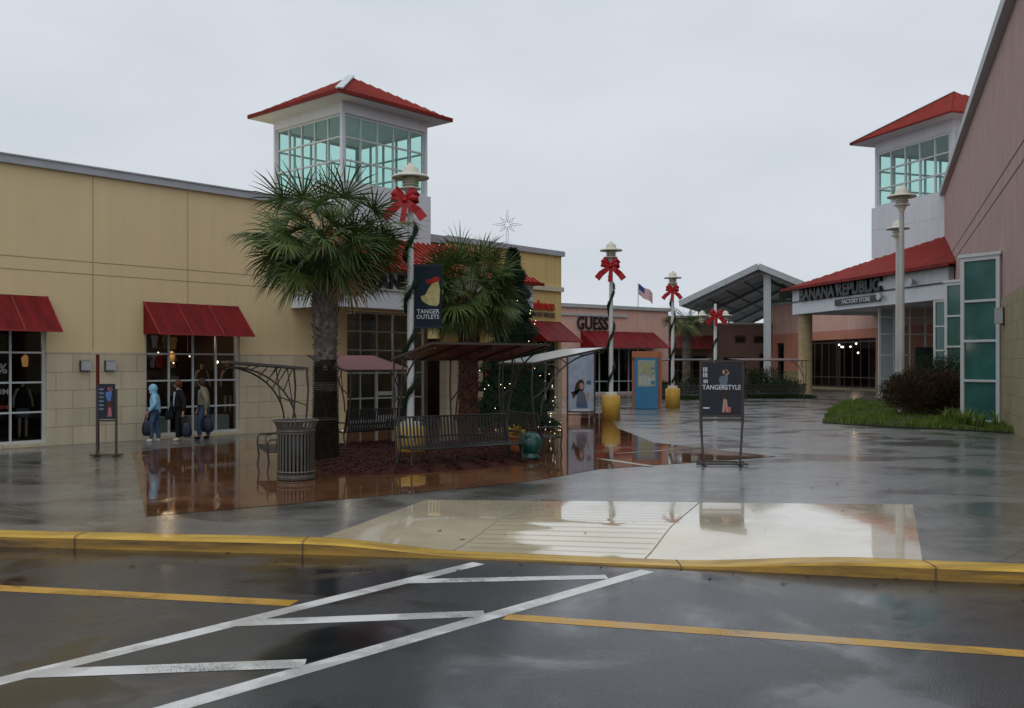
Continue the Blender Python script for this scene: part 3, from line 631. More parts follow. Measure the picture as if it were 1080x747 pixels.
# ------------------------------------------------------------------ courtyard store behind, pavilion
c_ = thing('courtyard_store', 'dark brown store with a dull red awning behind the courtyard pavilion', 'building', (sx(98,690),98,0), R(6))
b = MB(); WL = 24; hs = [(1,5.5,.1,3.2),(7.2,9.4,.1,3.0),(11,17.5,.1,3.4),(8.4,9.6,4.4,5.2),(10.4,11.6,4.4,5.2)]
b.wall(0, 6.2, 0, 7.0, 0, .4, hs); b.wall(6.2, WL, 0, 6.35, 0, .4, hs); b.build('wall', M['brown'], c_)
b = MB(); b.box((-.1,-.12,7.0),(6.3,.5,7.2)); b.box((6.2,-.12,6.35),(WL,.5,6.5)); b.build('coping', M['fasciagrey'], c_)
awning(c_, .3, 6.1, 3.9, 5.2, 1.6, ribs=6, cloth=M['roofmaroon'])
for k, (a, c, z0, z1) in enumerate(hs): window(c_, a, c, z0, z1, .15, 3 if c-a > 2 else 1, 2 if z0 < 1 else 1, M['brownmetal'], M['shopglass'], .1)
room(c_, .8, 17.8, 3.5, .5, 4, M['darkint']); b = MB(); b.box((8.0,.6,4.2),(12,.7,5.4)); b.build('window_backing', M['darkint'], c_)  # dark backing box added so no sky shows through the upper windows
for x in (12.3,14.1,15.9): b = MB(); b.ball((x,1.5,2.6),.06); b.build('ceiling_spot', M['spotw'], c_)

PT = Vector((sx(95,718.5),95,0)); pv = Frame(PT, (1,-.37)); pav = thing('courtyard_pavilion', 'large open gabled grey pavilion roof on tall posts over the courtyard', 'pavilion', PT, pv.rz)
PW, PL, EZ, AZ = 14.8, 54, zy(95,318), zy(92.4,279.5)
b = MB()
for x0, z0, x1, z1 in ((0,EZ,PW/2,AZ),(PW,EZ,PW/2,AZ)):
    v = [(x0,0,z0),(x1,0,z1),(x1,PL,z1),(x0,PL,z0)]; u = [(p[0],p[1],p[2]-.3) for p in v]; o = [(0,1,2,3),(7,6,5,4),(0,4,5,1),(1,5,6,2),(2,6,7,3),(3,7,4,0)]
    b.add(v+u, o)
b.build('roof', M['sinkroof'], pav)
b = MB()
for x0, z0, x1, z1 in ((-.15,EZ-.1,PW/2,AZ),(PW+.15,EZ-.1,PW/2,AZ)): b.bar((x0,-.12,z0-.12),(x1,-.12,z1-.12),.2,.55,up=(0,0,1))
b.bar((-.1,0,EZ-.2),(-.1,PL,EZ-.2),.2,.5); b.bar((PW+.1,0,EZ-.2),(PW+.1,PL,EZ-.2),.2,.5); b.build('fascia', M['fasciagrey'], pav)
b = MB()
for k in range(5):
    y = .8+k*12
    b.bar((.4,y,EZ-.5),(PW/2,y,AZ-.6),.25,.35); b.bar((PW-.4,y,EZ-.5),(PW/2,y,AZ-.6),.25,.35)
for k in range(7): x = PW*(k+1)/8; zz = EZ+(AZ-EZ)*(1-abs(x-PW/2)/(PW/2))-.42; b.bar((x,.5,zz),(x,PL-.5,zz),.12,.16)
b.build('roof_beam', M['sinkroof'], pav)
tb = pv.at(808.5)
for y in (.9, 18, 36):
    b = MB(); b.box((tb-.34,y-.3,0),(tb+.34,y+.3,AZ-.9)); b.build('post', M['fasciagrey'], pav)
for k in range(8):
    b = MB(); y = 9+k*5.8; b.box((.15,y-.12,0),(.4,y+.12,EZ-.3)); b.build('post', M['fasciagrey'], pav)
b = MB()
x = PW-2.2; b.bar((tb+.3,1.3,EZ-.1),(PW-.3,1.3,EZ-.1),.2,.2,1)
for k in range(4):
    xx = tb+1.4+k*1.5; b.bar((xx,1.3,EZ-.1),(xx,1.3,EZ+2.6-k*.7),.18,.3,1); b.bar((xx,1.3,EZ-.1),(xx+1.4,1.3,EZ+1.9-k*.6),.1,.14,1)
b.build('truss', [M['black'],M['shrubgreen']], pav)

# ------------------------------------------------------------------ right store with black sign letters
RR = Frame((23.2,80), (.203,-.979))
rs = thing('white_canopy_store', 'pink store with white canopy, red metal roof, round corner column and tall glazed tower', 'building', RR.P, RR.rz)
RL = 20.0
z_fb, z_gr, z_ev = 6.35, 7.35, 8.35
b = MB(); b.box((0,0,z_fb),(RL,.4,z_ev)); b.box((0,.4,z_fb),(.4,7.4,z_ev)); b.box((.4,.4,z_fb+.3),(RL,7.4,z_fb+.45)); b.build('canopy_fascia', M['white_wall'], rs)
b = MB(); b.box((-.03,-.08,z_gr-.03),(RL,.0,z_gr+.06)); b.build('fascia_joint', M['black'], rs)
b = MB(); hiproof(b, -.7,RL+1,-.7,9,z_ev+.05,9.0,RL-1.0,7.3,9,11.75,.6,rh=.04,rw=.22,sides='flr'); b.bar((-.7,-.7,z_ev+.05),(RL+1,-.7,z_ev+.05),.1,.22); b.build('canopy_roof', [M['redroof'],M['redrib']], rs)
text('BANANA REPUBLIC', 1.28, .22, M['black'], 'sign_lettering', rs, (RR.at(845,.1),-.2,z_gr+.06), fat=.06, sxx=1.0, spacing=1.02)
sa, sb = RR.at(881,.1), RR.at(928,.1)
b = MB(); b.box((sa,-.16,z_gr-.68),(sb,-.02,z_gr-.22)); sbx = b.build('sign_box', M['black'], rs); text('FACTORY STORE', .42, .02, M['paperwhite'], 'sign_lettering', rs, ((sa+sb)/2,-.18,z_gr-.6), align='CENTER', fat=.004, sxx=1.15)
for s, zz in ((sb+.4,z_gr-.4),(RR.at(962,.3),z_gr+.3)):
    b = MB(); b.tube([(s,-.05,zz),(s,-.25,zz)],.05,6); b.tube([(s,-.2,zz),(s,-.5,zz)],[.18,.26],12); b.build('flood_light', M['lightbox'], rs)
# column
b = MB(); b.lathe([(.62,0),(.62,.12),(.55,.15),(.55,6.36)],28,(.75,.75,0)); b.build('corner_column', mat('tan_column',(.34,.26,.15),.85,.2,1.5,bump=.2,bscale=20,stretch=(1,1,3)), rs)
# recessed shop wall
wy = 7.4; x_l = RR.at(810.5,-7.4); h0, h1 = RR.at(850,-7.4), RR.at(924,-7.4); h2, h3 = RR.at(819,-7.4), RR.at(827,-7.4)
hh = [(h0,h1,.15,4.5),(h2,h3,.1,4.4)]
b = MB(); b.wall(x_l, RL, 5.3, 8.2, wy, wy+.4, hh); b.build('wall', M['pink'], rs)
b = MB(); b.wall(x_l, RL, 0, 5.3, wy-.03, wy+.4, hh); b.build('lower_wall', M['salmon'], rs)
b = MB(); b.wall(x_l-.02, RL, 0, 1.6, wy-.08, wy-.03, [(h2-.01,h3+.01,.12,2),(h0-.01,h1+.01,.16,2)]); b.build('stone_base', M['tan_stone'], rs)
b = MB(); b.box((x_l-.1,wy-.15,8.2),(-.5,wy+.5,8.5)); b.build('coping', M['fasciagrey'], rs)
window(rs, h0, h1, .15, 4.5, wy+.2, 9, 2, M['brownmetal'], M['shopglass'], .12, 'shop_window', zs=[.15,1.1,4.3]); window(rs, h2, h3, .1, 4.4, wy+.2, 1, 1, M['brownmetal'], M['shopglass'], .1, 'shop_window')
room(rs, h0-.5, h1+.5, 4.6, wy+.41, wy+6, M['darkint']); room(rs, h2-.5, h3+.5, 4.5, wy+.41, wy+3, M['darkint'])
for q_, y, zz in ((885,1.2,4.05),(889,1.8,3.85),(887.5,2.4,3.9),(903,1.2,4.1),(905,2.2,3.3),(897,3,3.9)): b = MB(); b.ball((RR.at(q_,-7.4-y),wy+y,zz),.085); b.build('ceiling_spot', M['spotw'], rs)
shop_light(rs,(h0*.6+h1*.4),wy+2.2,3.6,60)
# glazed vestibule facing the camera
vp = Vector((26.15,69.0,0)); dl = vp-RR.P; vx = dl.dot(RR.d); vy = -dl.dot(RR.n)
vb = bpy.data.objects.new('v', None)
ve = window(rs, 0, 5.0, .1, 6.4, 0, 4, 5, M['frame'], M['shopglass'], .13, 'vestibule_window', zs=[.1,1.2,2.9,4.4,5.6,6.4]); ve.location = (vx,vy,0); ve.rotation_euler = (0,0,R(90))
bpy.data.objects.remove(vb)
b = MB(); b.box((vx+3.3,vy+.6,0),(vx+3.5,vy+3.5,3.4)); b.build('inner_partition', M['navy'], rs)
# tower
tn = Vector((sx(72,1004.5),72,0)); tf = Vector((sx(80,922.8),80,0)); dl = tn-tf; tw = dl.length; tang = math.atan2(dl.y,dl.x)
th = thing('x', 'x', 'x', (0,0,0)); bpy.data.objects.remove(th)
rt = thing('roof_tower', 'white square tower with teal glazing and red pyramid roof rising behind the black-lettered store', 'tower', tf, tang)
tower(rt, 0, 0, tw, 11.0, 15.15, 19.65, 20.55, 24.0, 1.35, .5, .15)
b = MB(); b.box((.3,.3,0),(tw-.3,tw-.3,11.0)); b.build('tower_base', M['white_wall'], rt)

# ------------------------------------------------------------------ tall wall building on the right
wd_ = Vector((.3922,1,0)).normalized(); WX = lambda Y: .3922*Y+3.98
WO = Vector((WX(86.0),86.0,0)); WF = Frame(WO, (-wd_.x,-wd_.y))
wb = thing('tall_pink_building', 'tall brownish pink building with tan block base and teal glass bays at the right edge', 'building', WO, WF.rz)
WLn = (86-15)/wd_.y
def wl(Y): return (86-Y)/wd_.y
def Wtop(s): return lerp(15.5,13.6,s/WLn)
b = MB(); v = [(0,0,4.6),(WLn,0,4.6),(WLn,0,Wtop(WLn)),(0,0,Wtop(0)),(0,12,4.6),(WLn,12,4.6),(WLn,12,Wtop(WLn)),(0,12,Wtop(0))]
b.add(v, [(0,1,2,3),(5,4,7,6),(1,5,6,2),(4,0,3,7),(3,2,6,7)]); b.build('wall', M['mauve'], wb)
b = MB(); b.box((0,-.04,0),(WLn,12,4.58)); b.build('stone_base', M['tan_stone'], wb)
b = MB(); b.bar((-.1,-.1,Wtop(0)+.05),(WLn,-.1,Wtop(WLn)+.05),.45,.45); b.build('coping', M['fasciagrey'], wb)
b = MB()
for za, zb_ in ((8.94,9.95),(8.36,9.2)):
    b.bar((wl(84),-.002,zb_),(wl(29),-.002,za),.012,.06,up=(0,0,1)); b.bar((wl(29),-.002,za),(WLn,-.002,za-.25),.012,.06)
b.build('wall_joint', M['groove2'], wb)
for Yl in (36.06,46.9,59.3):
    lp = Vector((.3922*Yl+2.616,Yl,0)); rp_ = lp+Vector((.84,-1.36,0))
    def loc(p): q = p-WO; return Vector((q.dot(WF.d), -q.dot(WF.n), 0))
    a = loc(lp); c = loc(rp_); c.y = -.05; back = Vector((a.x-.35,-.05,0)); ztop = 6.05
    bay = MB(); bay.prism([(a.x-.05,a.y+.12),(c.x-.1,c.y+.04),(back.x,back.y+.04)],.05,ztop); bo = bay.build('window_bay', M['white_wall'], wb)
    L2 = (c-a).length; ang = math.atan2((c-a).y,(c-a).x)
    wn = window(bo, 0, L2, .05, ztop+.12, 0, 1, 4, M['white'], M['tealpanel'], .11, 'bay_window', zs=[.05,1.62,3.08,4.55,ztop+.12], dep=.14); wn.location = (a.x,a.y,0); wn.rotation_euler = (0,0,ang)
    b = MB(); b.box((-.08,-.12,ztop+.121),(L2+.08,.2,ztop+.24)); ca = b.build('bay_cap', M['white'], bo); ca.location = (a.x,a.y,0); ca.rotation_euler = (0,0,ang)
def wall_light(parent_frame, s, z, k, e, label, grp):
    t = thing('wall_light', label, 'wall light', parent_frame.world(s,e,z), parent_frame.rz, grp)
    b = MB(); b.box((-.5*k,-.02,-.5*k),(.42*k,.0+.02,.5*k)); b.build('back_plate', M['black'], t)
    b = MB(); b.box((-.42*k,-.38*k,-.42*k),(.42*k,-.02,.42*k)); b.box((-.45*k,-.40*k,.42*k),(.45*k,-.02,.47*k)); b.build('housing', M['lightbox'], t); return t
wall_light(L, Ls(90.5,.1), L.z(90,386), .3, .06, 'small grey box light on the block wall, left of the thin red pole', 'box lights on the beige store')
wall_light(L, Ls(116.5,.1), L.z(116,386), .3, .06, 'small grey box light on the block wall, right of the thin red pole', 'box lights on the beige store')
wall_light(WF, wl(33.8), zy(33.8,333.5), .62, .08, 'grey box light with black back plate beside the tallest teal window bay', None)

# ------------------------------------------------------------------ lamps, bows, garlands
def lamp_head(parent, z, k=1.0, x=0):
    b = MB(); p = [(0,.84),(.05,.84),(.06,.79),(.13,.77),(.19,.70),(.21,.60),(.22,.56),(.42,.53),(.455,.49),(.45,.465),(.21,.50)]
    b.lathe([(r*k,q*k) for r, q in p], 28, (x,0,z)); b.lathe([(r*k,q*k) for r, q in [(.08,0),(.09,.03),(.12,.10),(.15,.17),(.25,.20),(.26,.225),(.18,.24)]], 28, (x,0,z))
    for a in range(4): an = a*math.pi/2+.4; b.tube([(x+.18*k*math.cos(an),.18*k*math.sin(an),z+.22*k),(x+.18*k*math.cos(an),.18*k*math.sin(an),z+.51*k)],.012*k,5)
    for q in (.44,.38,.32): b.lathe([(.165*k,q*k),(.215*k,(q-.02)*k),(.21*k,(q-.03)*k),(.165*k,(q-.01)*k)],24,(x,0,z))
    h = b.build('lamp_head', M['lampcream'], parent)
    g_ = MB(); g_.lathe([(.15*k,.22*k),(.155*k,.5*k)],20,(x,0,z)); g_.build('lamp_glass', M['lampglass'], h)
def lamp(px, Y, ztop, label, ped=1.0, k=1.0, group='white street lamps', pr=.09, postm=None):
    t = thing('street_lamp', label, 'street lamp', (sx(Y,px),Y,0), 0, group)
    zp = ztop-.84*k
    b = MB(); b.tube([(0,0,ped*.9 if ped else 0),(0,0,1.6),(0,0,zp+.03)],[pr,pr,pr*.8],16)
    if not ped: b.lathe([(0.01,.0),(pr*2.2,.0),(pr*2.2,.06),(pr*1.3,.12),(pr*1.3,.3),(pr,.36)],20)
    b.build('post', postm or M['post'], t)
    if ped:
        b = MB(); b.lathe([(.02,0),(.37,0),(.37,ped-.02),(.35,ped),(.02,ped)],32); pe = b.build('pedestal', M['pedestal'], t)
        b = MB(); b.lathe([(.25,ped),(.25,ped+.1),(.22,ped+.13),(.05,ped+.13)],24); b.build('pedestal_cap', M['cap'], pe)
    lamp_head(t, zp, k)
    return t, zp
def ribbon(b, pts, wd, wdir, th=.012):
    pts = [Vector(p) for p in pts]; wdir = Vector(wdir).normalized()
    for p, q in zip(pts, pts[1:]):
        b.bar(p, q+(q-p)*.06, wd, th, up=wdir.cross(q-p))
def make_bow(loc, k, label, rz=0):
    t = thing('ribbon_bow', label, 'bow', loc, rz, 'red bows on the street lamps'); wdm = .17*k
    for s in (-1,1):
        for (lx, lz, ln) in ((.30,.24,.9),(.34,.05,.8)) if s > 0 else ((.28,.26,.9),(.34,.08,.8)):
            b = MB(); l_ = math.hypot(lx,lz)*1.05; u_ = Vector((lx*s/l_,0,lz/l_)).normalized(); v_ = Vector((-u_.z,0,u_.x)); NN = 16; vv = []
            for i in range(NN+1):
                a = i/NN*2*math.pi; r_ = .5*(1-math.cos(a)); wd2 = wdm*ln*(.22+.62*r_**.7)
                c = u_*(r_*l_*k)+Vector((0,-.10*k-.10*k*math.sin(a)*(.3+.7*r_),0))+v_*(.035*k*math.sin(a))
                for sg_ in (-1,1):
                    for o_ in (0,.008*k): vv.append(c+v_*(sg_*wd2)+Vector((0,o_+.02*k*abs(sg_)*r_,0)))
            b.add(vv, [(q*4,q*4+2,q*4+6,q*4+4) for q in range(NN)]+[(q*4+3,q*4+1,q*4+5,q*4+7) for q in range(NN)]+[(q*4+1,q*4,q*4+4,q*4+5) for q in range(NN)]+[(q*4+2,q*4+3,q*4+7,q*4+6) for q in range(NN)], 0, True)
            b.build('loop', M['bow'], t)
        b = MB(); x2 = (.50 if s > 0 else .54)*s*k
        P = [Vector((0,-.12*k,0)),Vector((x2*.35,-.17*k,-.16*k)),Vector((x2*.7,-.14*k,-.30*k)),Vector((x2,-.17*k,-.50*k))]
        ww = [.06,.10,.115,.12]
        vv = []
        for i, p in enumerate(P):
            tn_ = (P[min(i+1,3)]-P[max(i-1,0)]).normalized(); sd = Vector((tn_.z,0,-tn_.x)).normalized()*ww[i]*k
            for o in (-.006*k,.006*k): vv += [p-sd+Vector((0,o,0)), p+sd+Vector((0,o,0))]
        mid = P[-1]-(P[-1]-P[-2]).normalized()*.07*k
        b.add(vv, [(i*4+2*0,i*4+1,i*4+5,i*4+4) for i in range(3)]+[(i*4+3,i*4+2,i*4+6,i*4+7) for i in range(3)]+[(i*4,i*4+4,i*4+6,i*4+2) for i in range(3)]+[(i*4+1,i*4+3,i*4+7,i*4+5) for i in range(3)]+[(12,13,15,14)])
        b.build('tail', M['bow'], t)
    b = MB(); b.bar((.02*k,-.13*k,-.02*k),(-.05*k,-.19*k,-.62*k),.15*k,.012*k,up=(0,1,0)); b.build('tail', M['bow'], t)
    b = MB(); b.ball((0,-.13*k,0),.085*k,n=10); b.build('knot', M['bow'], t)
    return t
def garland(loc, z0, z1, r, turns, label, th=.075, ph0=0, gseed=1):
    rnd = random.Random(gseed); b = MB(); N = int(turns*18)
    pts = [Vector((r*math.cos(ph0+i/N*turns*6.283), r*math.sin(ph0+i/N*turns*6.283), lerp(z0,z1,i/N))) for i in range(N+1)]
    b.tube(pts, [th*(.62+.22*math.sin(i_*1.3)) for i_ in range(len(pts))], 7)
    for p, q in zip(pts, pts[1:]):
        for _ in range(14):
            c = p.lerp(q, rnd.random()); d = Vector((rnd.gauss(0,1),rnd.gauss(0,1),rnd.gauss(0,1))).normalized(); e = d.orthogonal().normalized()*.008
            b.quad(c-e,c+e,c+d*th*1.5+e*.4,c+d*th*1.5-e*.4)
    o = b.build('garland', M['garland'], None, loc); return tag(o, label, 'garland', 'dark garlands wound round the street lamps')
l1, zp = lamp(433,23.5,zy(23.5,172),'tall white street lamp nearest the camera, with a square navy banner hung on its post', ped=.70)
make_bow(l1.location+Vector((-.12,-.1,zy(23.3,211))), .92, 'large red bow on the nearest street lamp, above the navy banner')
garland(l1.location, .85, 5.9, .13, 4.2, 'dark green garland wound round the nearest lamp post, behind the navy banner', .085, 1.0)
l2, zp = lamp(644.5,38.7,zy(38.7,255),'white street lamp on a yellow pedestal, in front of the pink store with dark letters', ped=.97)
make_bow(l2.location+Vector((-.06,-.1,zp-.15)), 1.05, 'red bow on the street lamp in front of the pink store', R(8))
garland(l2.location, 1.2, zp-.5, .12, 3.0, 'dark garland wound round the lamp post in front of the pink store', .075, 2.2, 2)
l3, zp = lamp(709.5,49.5,zy(49.5,286),'white street lamp on a yellow pedestal, between the blue map kiosk and the far palm', ped=1.0)
make_bow(l3.location+Vector((-.04,-.1,zp-.15)), .9, 'red bow on the street lamp just right of the blue map kiosk', R(-6))
garland(l3.location, 1.3, zp-.5, .12, 3.0, 'dark garland wound round the lamp post just right of the blue map kiosk', .075, 4.2, 3)
# double lamp
Y = 62; t = thing('street_lamp', 'far white street lamp with two side globes, under the edge of the pavilion roof', 'street lamp', (sx(Y,754.5),Y,0), 0, 'white street lamps'); zt = zy(Y,325)
b = MB(); b.tube([(0,0,0),(0,0,zt)],[.13,.1],12); b.tube([(-.85,0,zt-.75),(-.4,0,zt-.55),(0,0,zt-.65),(.4,0,zt-.55),(.65,0,zt-.75)],.05,8); b.lathe([(.1,0),(.08,.12),(.1,.2),(0,.3)],12,(0,0,zt)); b.build('post', M['post'], t)
lamp_head(t, zt-.95, .95, -.85); lamp_head(t, zt-.95, .95, .65)
make_bow(t.location+Vector((0,-.15,zt-.45)), 1.15, 'red bow on the far double-headed street lamp', R(4))
garland(t.location, 1.0, zt-1.2, .16, 2.6, 'dark garland wound round the far double-headed lamp post', .10, 5.0, 4)
lamp(951,41.5,zy(41.5,196),'tall weathered street lamp without a bow, nearer of the two beside the black-lettered store', ped=0, k=1.33, pr=.125, postm=M['post2'])
lamp(947,51.2,zy(51.2,232),'weathered street lamp just behind a nearer identical one by the black-lettered store', ped=0, k=1.33, pr=.135, postm=M['post2'])
# banner
bn = thing('pole_banner', 'navy pole banner with a yellow bird shape and white lettering on the nearest lamp', 'banner', l1.location+Vector((.07,-.02,0)), R(-6))
zt, zb_ = zy(23.5,279), zy(23.5,346.5)
b = MB(); b.box((.02,-.012,zb_),(.70,.012,zt)); b.build('cloth', M['navy'], bn)
b = MB(); b.bar((-.05,0,zt-.03),(.74,0,zt-.03),.03,.03); b.bar((-.05,0,zb_+.03),(.74,0,zb_+.03),.03,.03); b.build('bracket', M['black'], bn)
b = MB()
def shape(pts, mi, y): b.add([(x,y,zz) for x, zz in pts], [tuple(range(len(pts)))], mi)
shape([(.62,zt-.42),(.66,zt-.62),(.64,zt-.95),(.58,zt-1.02),(.42,zt-1.0),(.30,zt-.95),(.22,zt-.88),(.18,zt-.78),(.30,zt-.74),(.36,zt-.62),(.46,zt-.48)],0,-.016)
shape([(.40,zt-.50),(.44,zt-.36),(.56,zt-.30),(.64,zt-.32),(.66,zt-.44),(.58,zt-.42),(.47,zt-.47)],1,-.017)
shape([(.30,zt-.45),(.34,zt-.36),(.42,zt-.37),(.38,zt-.48)],1,-.016)
b.build('emblem', [M['byellow'],M['bred']], bn)
text('TANGER', .145, .004, M['paperwhite'], 'lettering', bn, (.09,-.018,zb_+.36), sxx=.98, fat=.0015); text('OUTLETS', .145, .004, M['paperwhite'], 'lettering', bn, (.08,-.018,zb_+.23), sxx=.92, fat=.0015)

# ------------------------------------------------------------------ palms
def palm(loc, zc, rad, label, tr=.27, nf=64, seed=1, red=False, wrap=None, group=None, bend=(0,0), q=30):
    rnd = random.Random(seed); t = thing('palm_tree', label, 'palm tree', loc, 0, group)
    b = MB(); N = 30; pts = []; rr = []
    for i in range(N+1):
        u = i/N; pts.append(Vector((bend[0]*u*u, bend[1]*u*u, u*zc))); rr.append(tr*(1.12-.2*math.sin(u*3.0)+.05*math.sin(u*40)+(.25*(u-.8)/.2 if u > .8 else 0)))
    b.tube(pts, rr, 18)
    for i in range(330):                       # old leaf bases in a criss-cross
        u = .12+.88*(i/330)
        if wrap and u*zc < wrap-.45-.35*math.sin(i*1.7): continue
        a = i*2.39996; p = Vector((bend[0]*u*u,bend[1]*u*u,u*zc)); o = Vector((math.cos(a),math.sin(a),0)); s = Vector((-math.sin(a),math.cos(a),0))
        r0 = tr*(1.0-.15*math.sin(u*3)); ln = rnd.uniform(.10,.2)*(.5+u); c0 = p+o*r0; c1 = c0+o*(.05+.07*u)*rnd.uniform(.6,1.3)+Vector((0,0,ln))
        wv = .065; b.add([c0-s*wv,c0+s*wv,c1+s*wv*.5,c1-s*wv*.5,c0-o*.04-s*wv+Vector((0,0,ln*.6)),c0-o*.04+s*wv+Vector((0,0,ln*.6))], [(0,1,2,3),(3,2,5,4),(0,3,4),(1,5,2)])
    b.build('trunk', M['trunk_red'] if red else M['trunk'], t)
    if wrap:
        b = MB(); b.tube([(0,0,0),(0,0,wrap*.5),(0,0,wrap)],[tr*1.18,tr*1.0,tr*.92],18)
        for k in range(int(wrap/.05)): 
            zz = .03+k*.05
            if zz > wrap-.5: break
            b.tube([(tr*1.2*(1-.1*zz/wrap)*math.cos(a/10*6.283),tr*1.2*(1-.1*zz/wrap)*math.sin(a/10*6.283),zz+a*.005) for a in range(11)],.012,4,caps=False)
        b.build('trunk_wrap', M['wrap'], t)
    b = MB(); C = Vector((bend[0],bend[1],zc-.05))
    for i in range(nf):
        u = (i+.5)/nf; el = math.asin(max(-.75,min(.99,1-1.66*u)))+R(rnd.uniform(-9,9)); az = i*2.39996+rnd.uniform(-.25,.25)
        pl = rad*rnd.uniform(.26,.68)*(1-.38*max(0,u-.45)/.55); fr = rad*rnd.uniform(.36,.50)
        h = Vector((math.cos(az),math.sin(az),0)); d = h*math.cos(el)+Vector((0,0,math.sin(el)))
        pts = []; p = C+h*.12+Vector((0,0,rnd.uniform(-.1,.12))); dd = d.copy()
        for k in range(6): pts.append(p.copy()); p = p+dd*pl/5; dd = (dd+Vector((0,0,-.05))).normalized()
        r_ = rnd.random(); mi = (0 if r_ < .75 else 1) if u < .45 else (0 if r_ < .4 else 1)
        if u > .6 and r_ > .7: mi = 2 if u > .75 and r_ > .82 else 1
        b.tube(pts, [.022,.018,.015,.013,.012,.01], 4, mi if mi else 1, caps=False)
        hub = pts[-1]; side = dd.cross(Vector((0,0,1)))
        if side.length < .2: side = Vector((-math.sin(az),math.cos(az),0))
        side.normalize(); side = (Quaternion(dd, rnd.uniform(-1.0,1.0)) @ side); nn = side.cross(dd).normalized()
        nl = q if u > .35 else int(q*.62)
        for k in range(nl):
            v = (k+.5)/nl*2-1; a = v*R(118)+R(rnd.uniform(-3,3)); base = hub+dd*(-.05*abs(v))
            ld = (dd*math.cos(a)+side*math.sin(a)+nn*(-.12*math.cos(a*1.2))).normalized()
            ll = fr*(1-.45*abs(v)**1.6)*rnd.uniform(.85,1.08); wv = .0125*rad/2*rnd.uniform(.7,1.3)+.003
            sd = nn.cross(ld).normalized()
            fold = nn*wv*.8*(1 if k%2 else -1)
            q0 = base; dcur = ld; droop = rnd.uniform(.10,.5)*(1.2 if u > .35 else .6); prevL, prevR = q0-sd*wv*.5, q0+sd*wv*.5
            W = [1.15,.9,.08]
            for m_ in range(3):
                q0 = q0+dcur*ll/3; dcur = (dcur+Vector((0,0,-droop*(m_+1)*.55))).normalized()
                nl_, nr_ = q0-sd*wv*W[m_]-fold*(W[m_]*.4), q0+sd*wv*W[m_]+fold*(W[m_]*.4)
                b.quad(prevL,prevR,nr_,nl_,mi); prevL, prevR = nl_, nr_
    b.build('crown', [M['leaf1'],M['leaf2'],M['leaf3']], t)
    return t
p1 = gp(346,485); palm(p1+Vector((-.06,0,0)), zy(22.4,266), 2.2, 'tall fan palm nearest the camera, its lower trunk wrapped black', .27, 96, 11, wrap=2.65, group='fan palms', q=34)
palm(Vector((sx(27.5,494),27.5,0)), zy(27.5,314), 2.1, 'fan palm with a reddish trunk behind the maroon-roofed bench', .27, 104, 8, red=True, group='fan palms', q=34)
palm(Vector((sx(66,724),66,0)), zy(66,341), 1.9, 'small far fan palm in front of the dull red awning beyond the lamp posts', .28, 40, 5, group='fan palms', q=22)

# ------------------------------------------------------------------ christmas tree
ct = thing('christmas_tree', 'tall dark christmas tree with tiny lights and a wire star on top', 'christmas tree', (sx(33,541),33,0))
rnd = random.Random(5); b = MB(); H = zy(33,262)
b.tube([(0,0,0),(0,0,H-.2)],[.12,.03],8,0)
b.lathe([(1.25,.3),(.9,1.6),(.55,3.2),(.22,H-1.2),(.02,H-.3)],20)
for i in range(19000):
    u = rnd.random()**1.25; z0 = .35+u*(H-.35); rmax = 1.6*(1-u)**.85+.06; tier = .82+.18*math.sin(u*60+rnd.random()); a = rnd.random()*6.283; r_ = rmax*tier*math.sqrt(rnd.uniform(.25,1))
    c = Vector((r_*math.cos(a),r_*math.sin(a),z0-r_*.18)); d = Vector((math.cos(a)+rnd.gauss(0,.5),math.sin(a)+rnd.gauss(0,.5),rnd.uniform(-.5,.7))).normalized()*rnd.uniform(.08,.17); e = d.orthogonal().normalized()*.022
    b.quad(c-e,c+e,c+d+e*.3,c+d-e*.3)
b.build('foliage', M['fir'], ct)
b = MB()
for i in range(80):
    u = rnd.random()**1.5*.75; z0 = .3+u*(H-.6); r_ = 1.6*(1-u)**.85+.1; a = rnd.random()*6.283; b.ball((r_*math.cos(a),r_*math.sin(a),z0-r_*.18),.013,0,6)
b.build('light_string', M['bulb'], ct)
b = MB(); sc = Vector((sx(33,535)-sx(33,541),0,zy(33,237))); 
for k in range(8):
    a = k*math.pi/4; ln = .52 if k%2 == 0 else .34
    if k == 6: ln = .75
    d = Vector((math.cos(a),0,math.sin(a))); s = Vector((-math.sin(a),0,math.cos(a))); 
    pts = [sc+d*.08, sc+d*ln*.45+s*.045, sc+d*ln, sc+d*ln*.45-s*.045, sc+d*.08]; b.tube(pts, .008, 4)
    for w_ in range(5): b.ball(sc+d*(.1+ln*.17*w_)+s*.02*(1 if w_%2 else -1), .017, 0, 5)
b.tube([sc-Vector((0,0,.7)),Vector((0,0,H-.4))],.015,5)
b.build('star', mat('star_wire',(.45,.47,.5),.4,.1), ct)

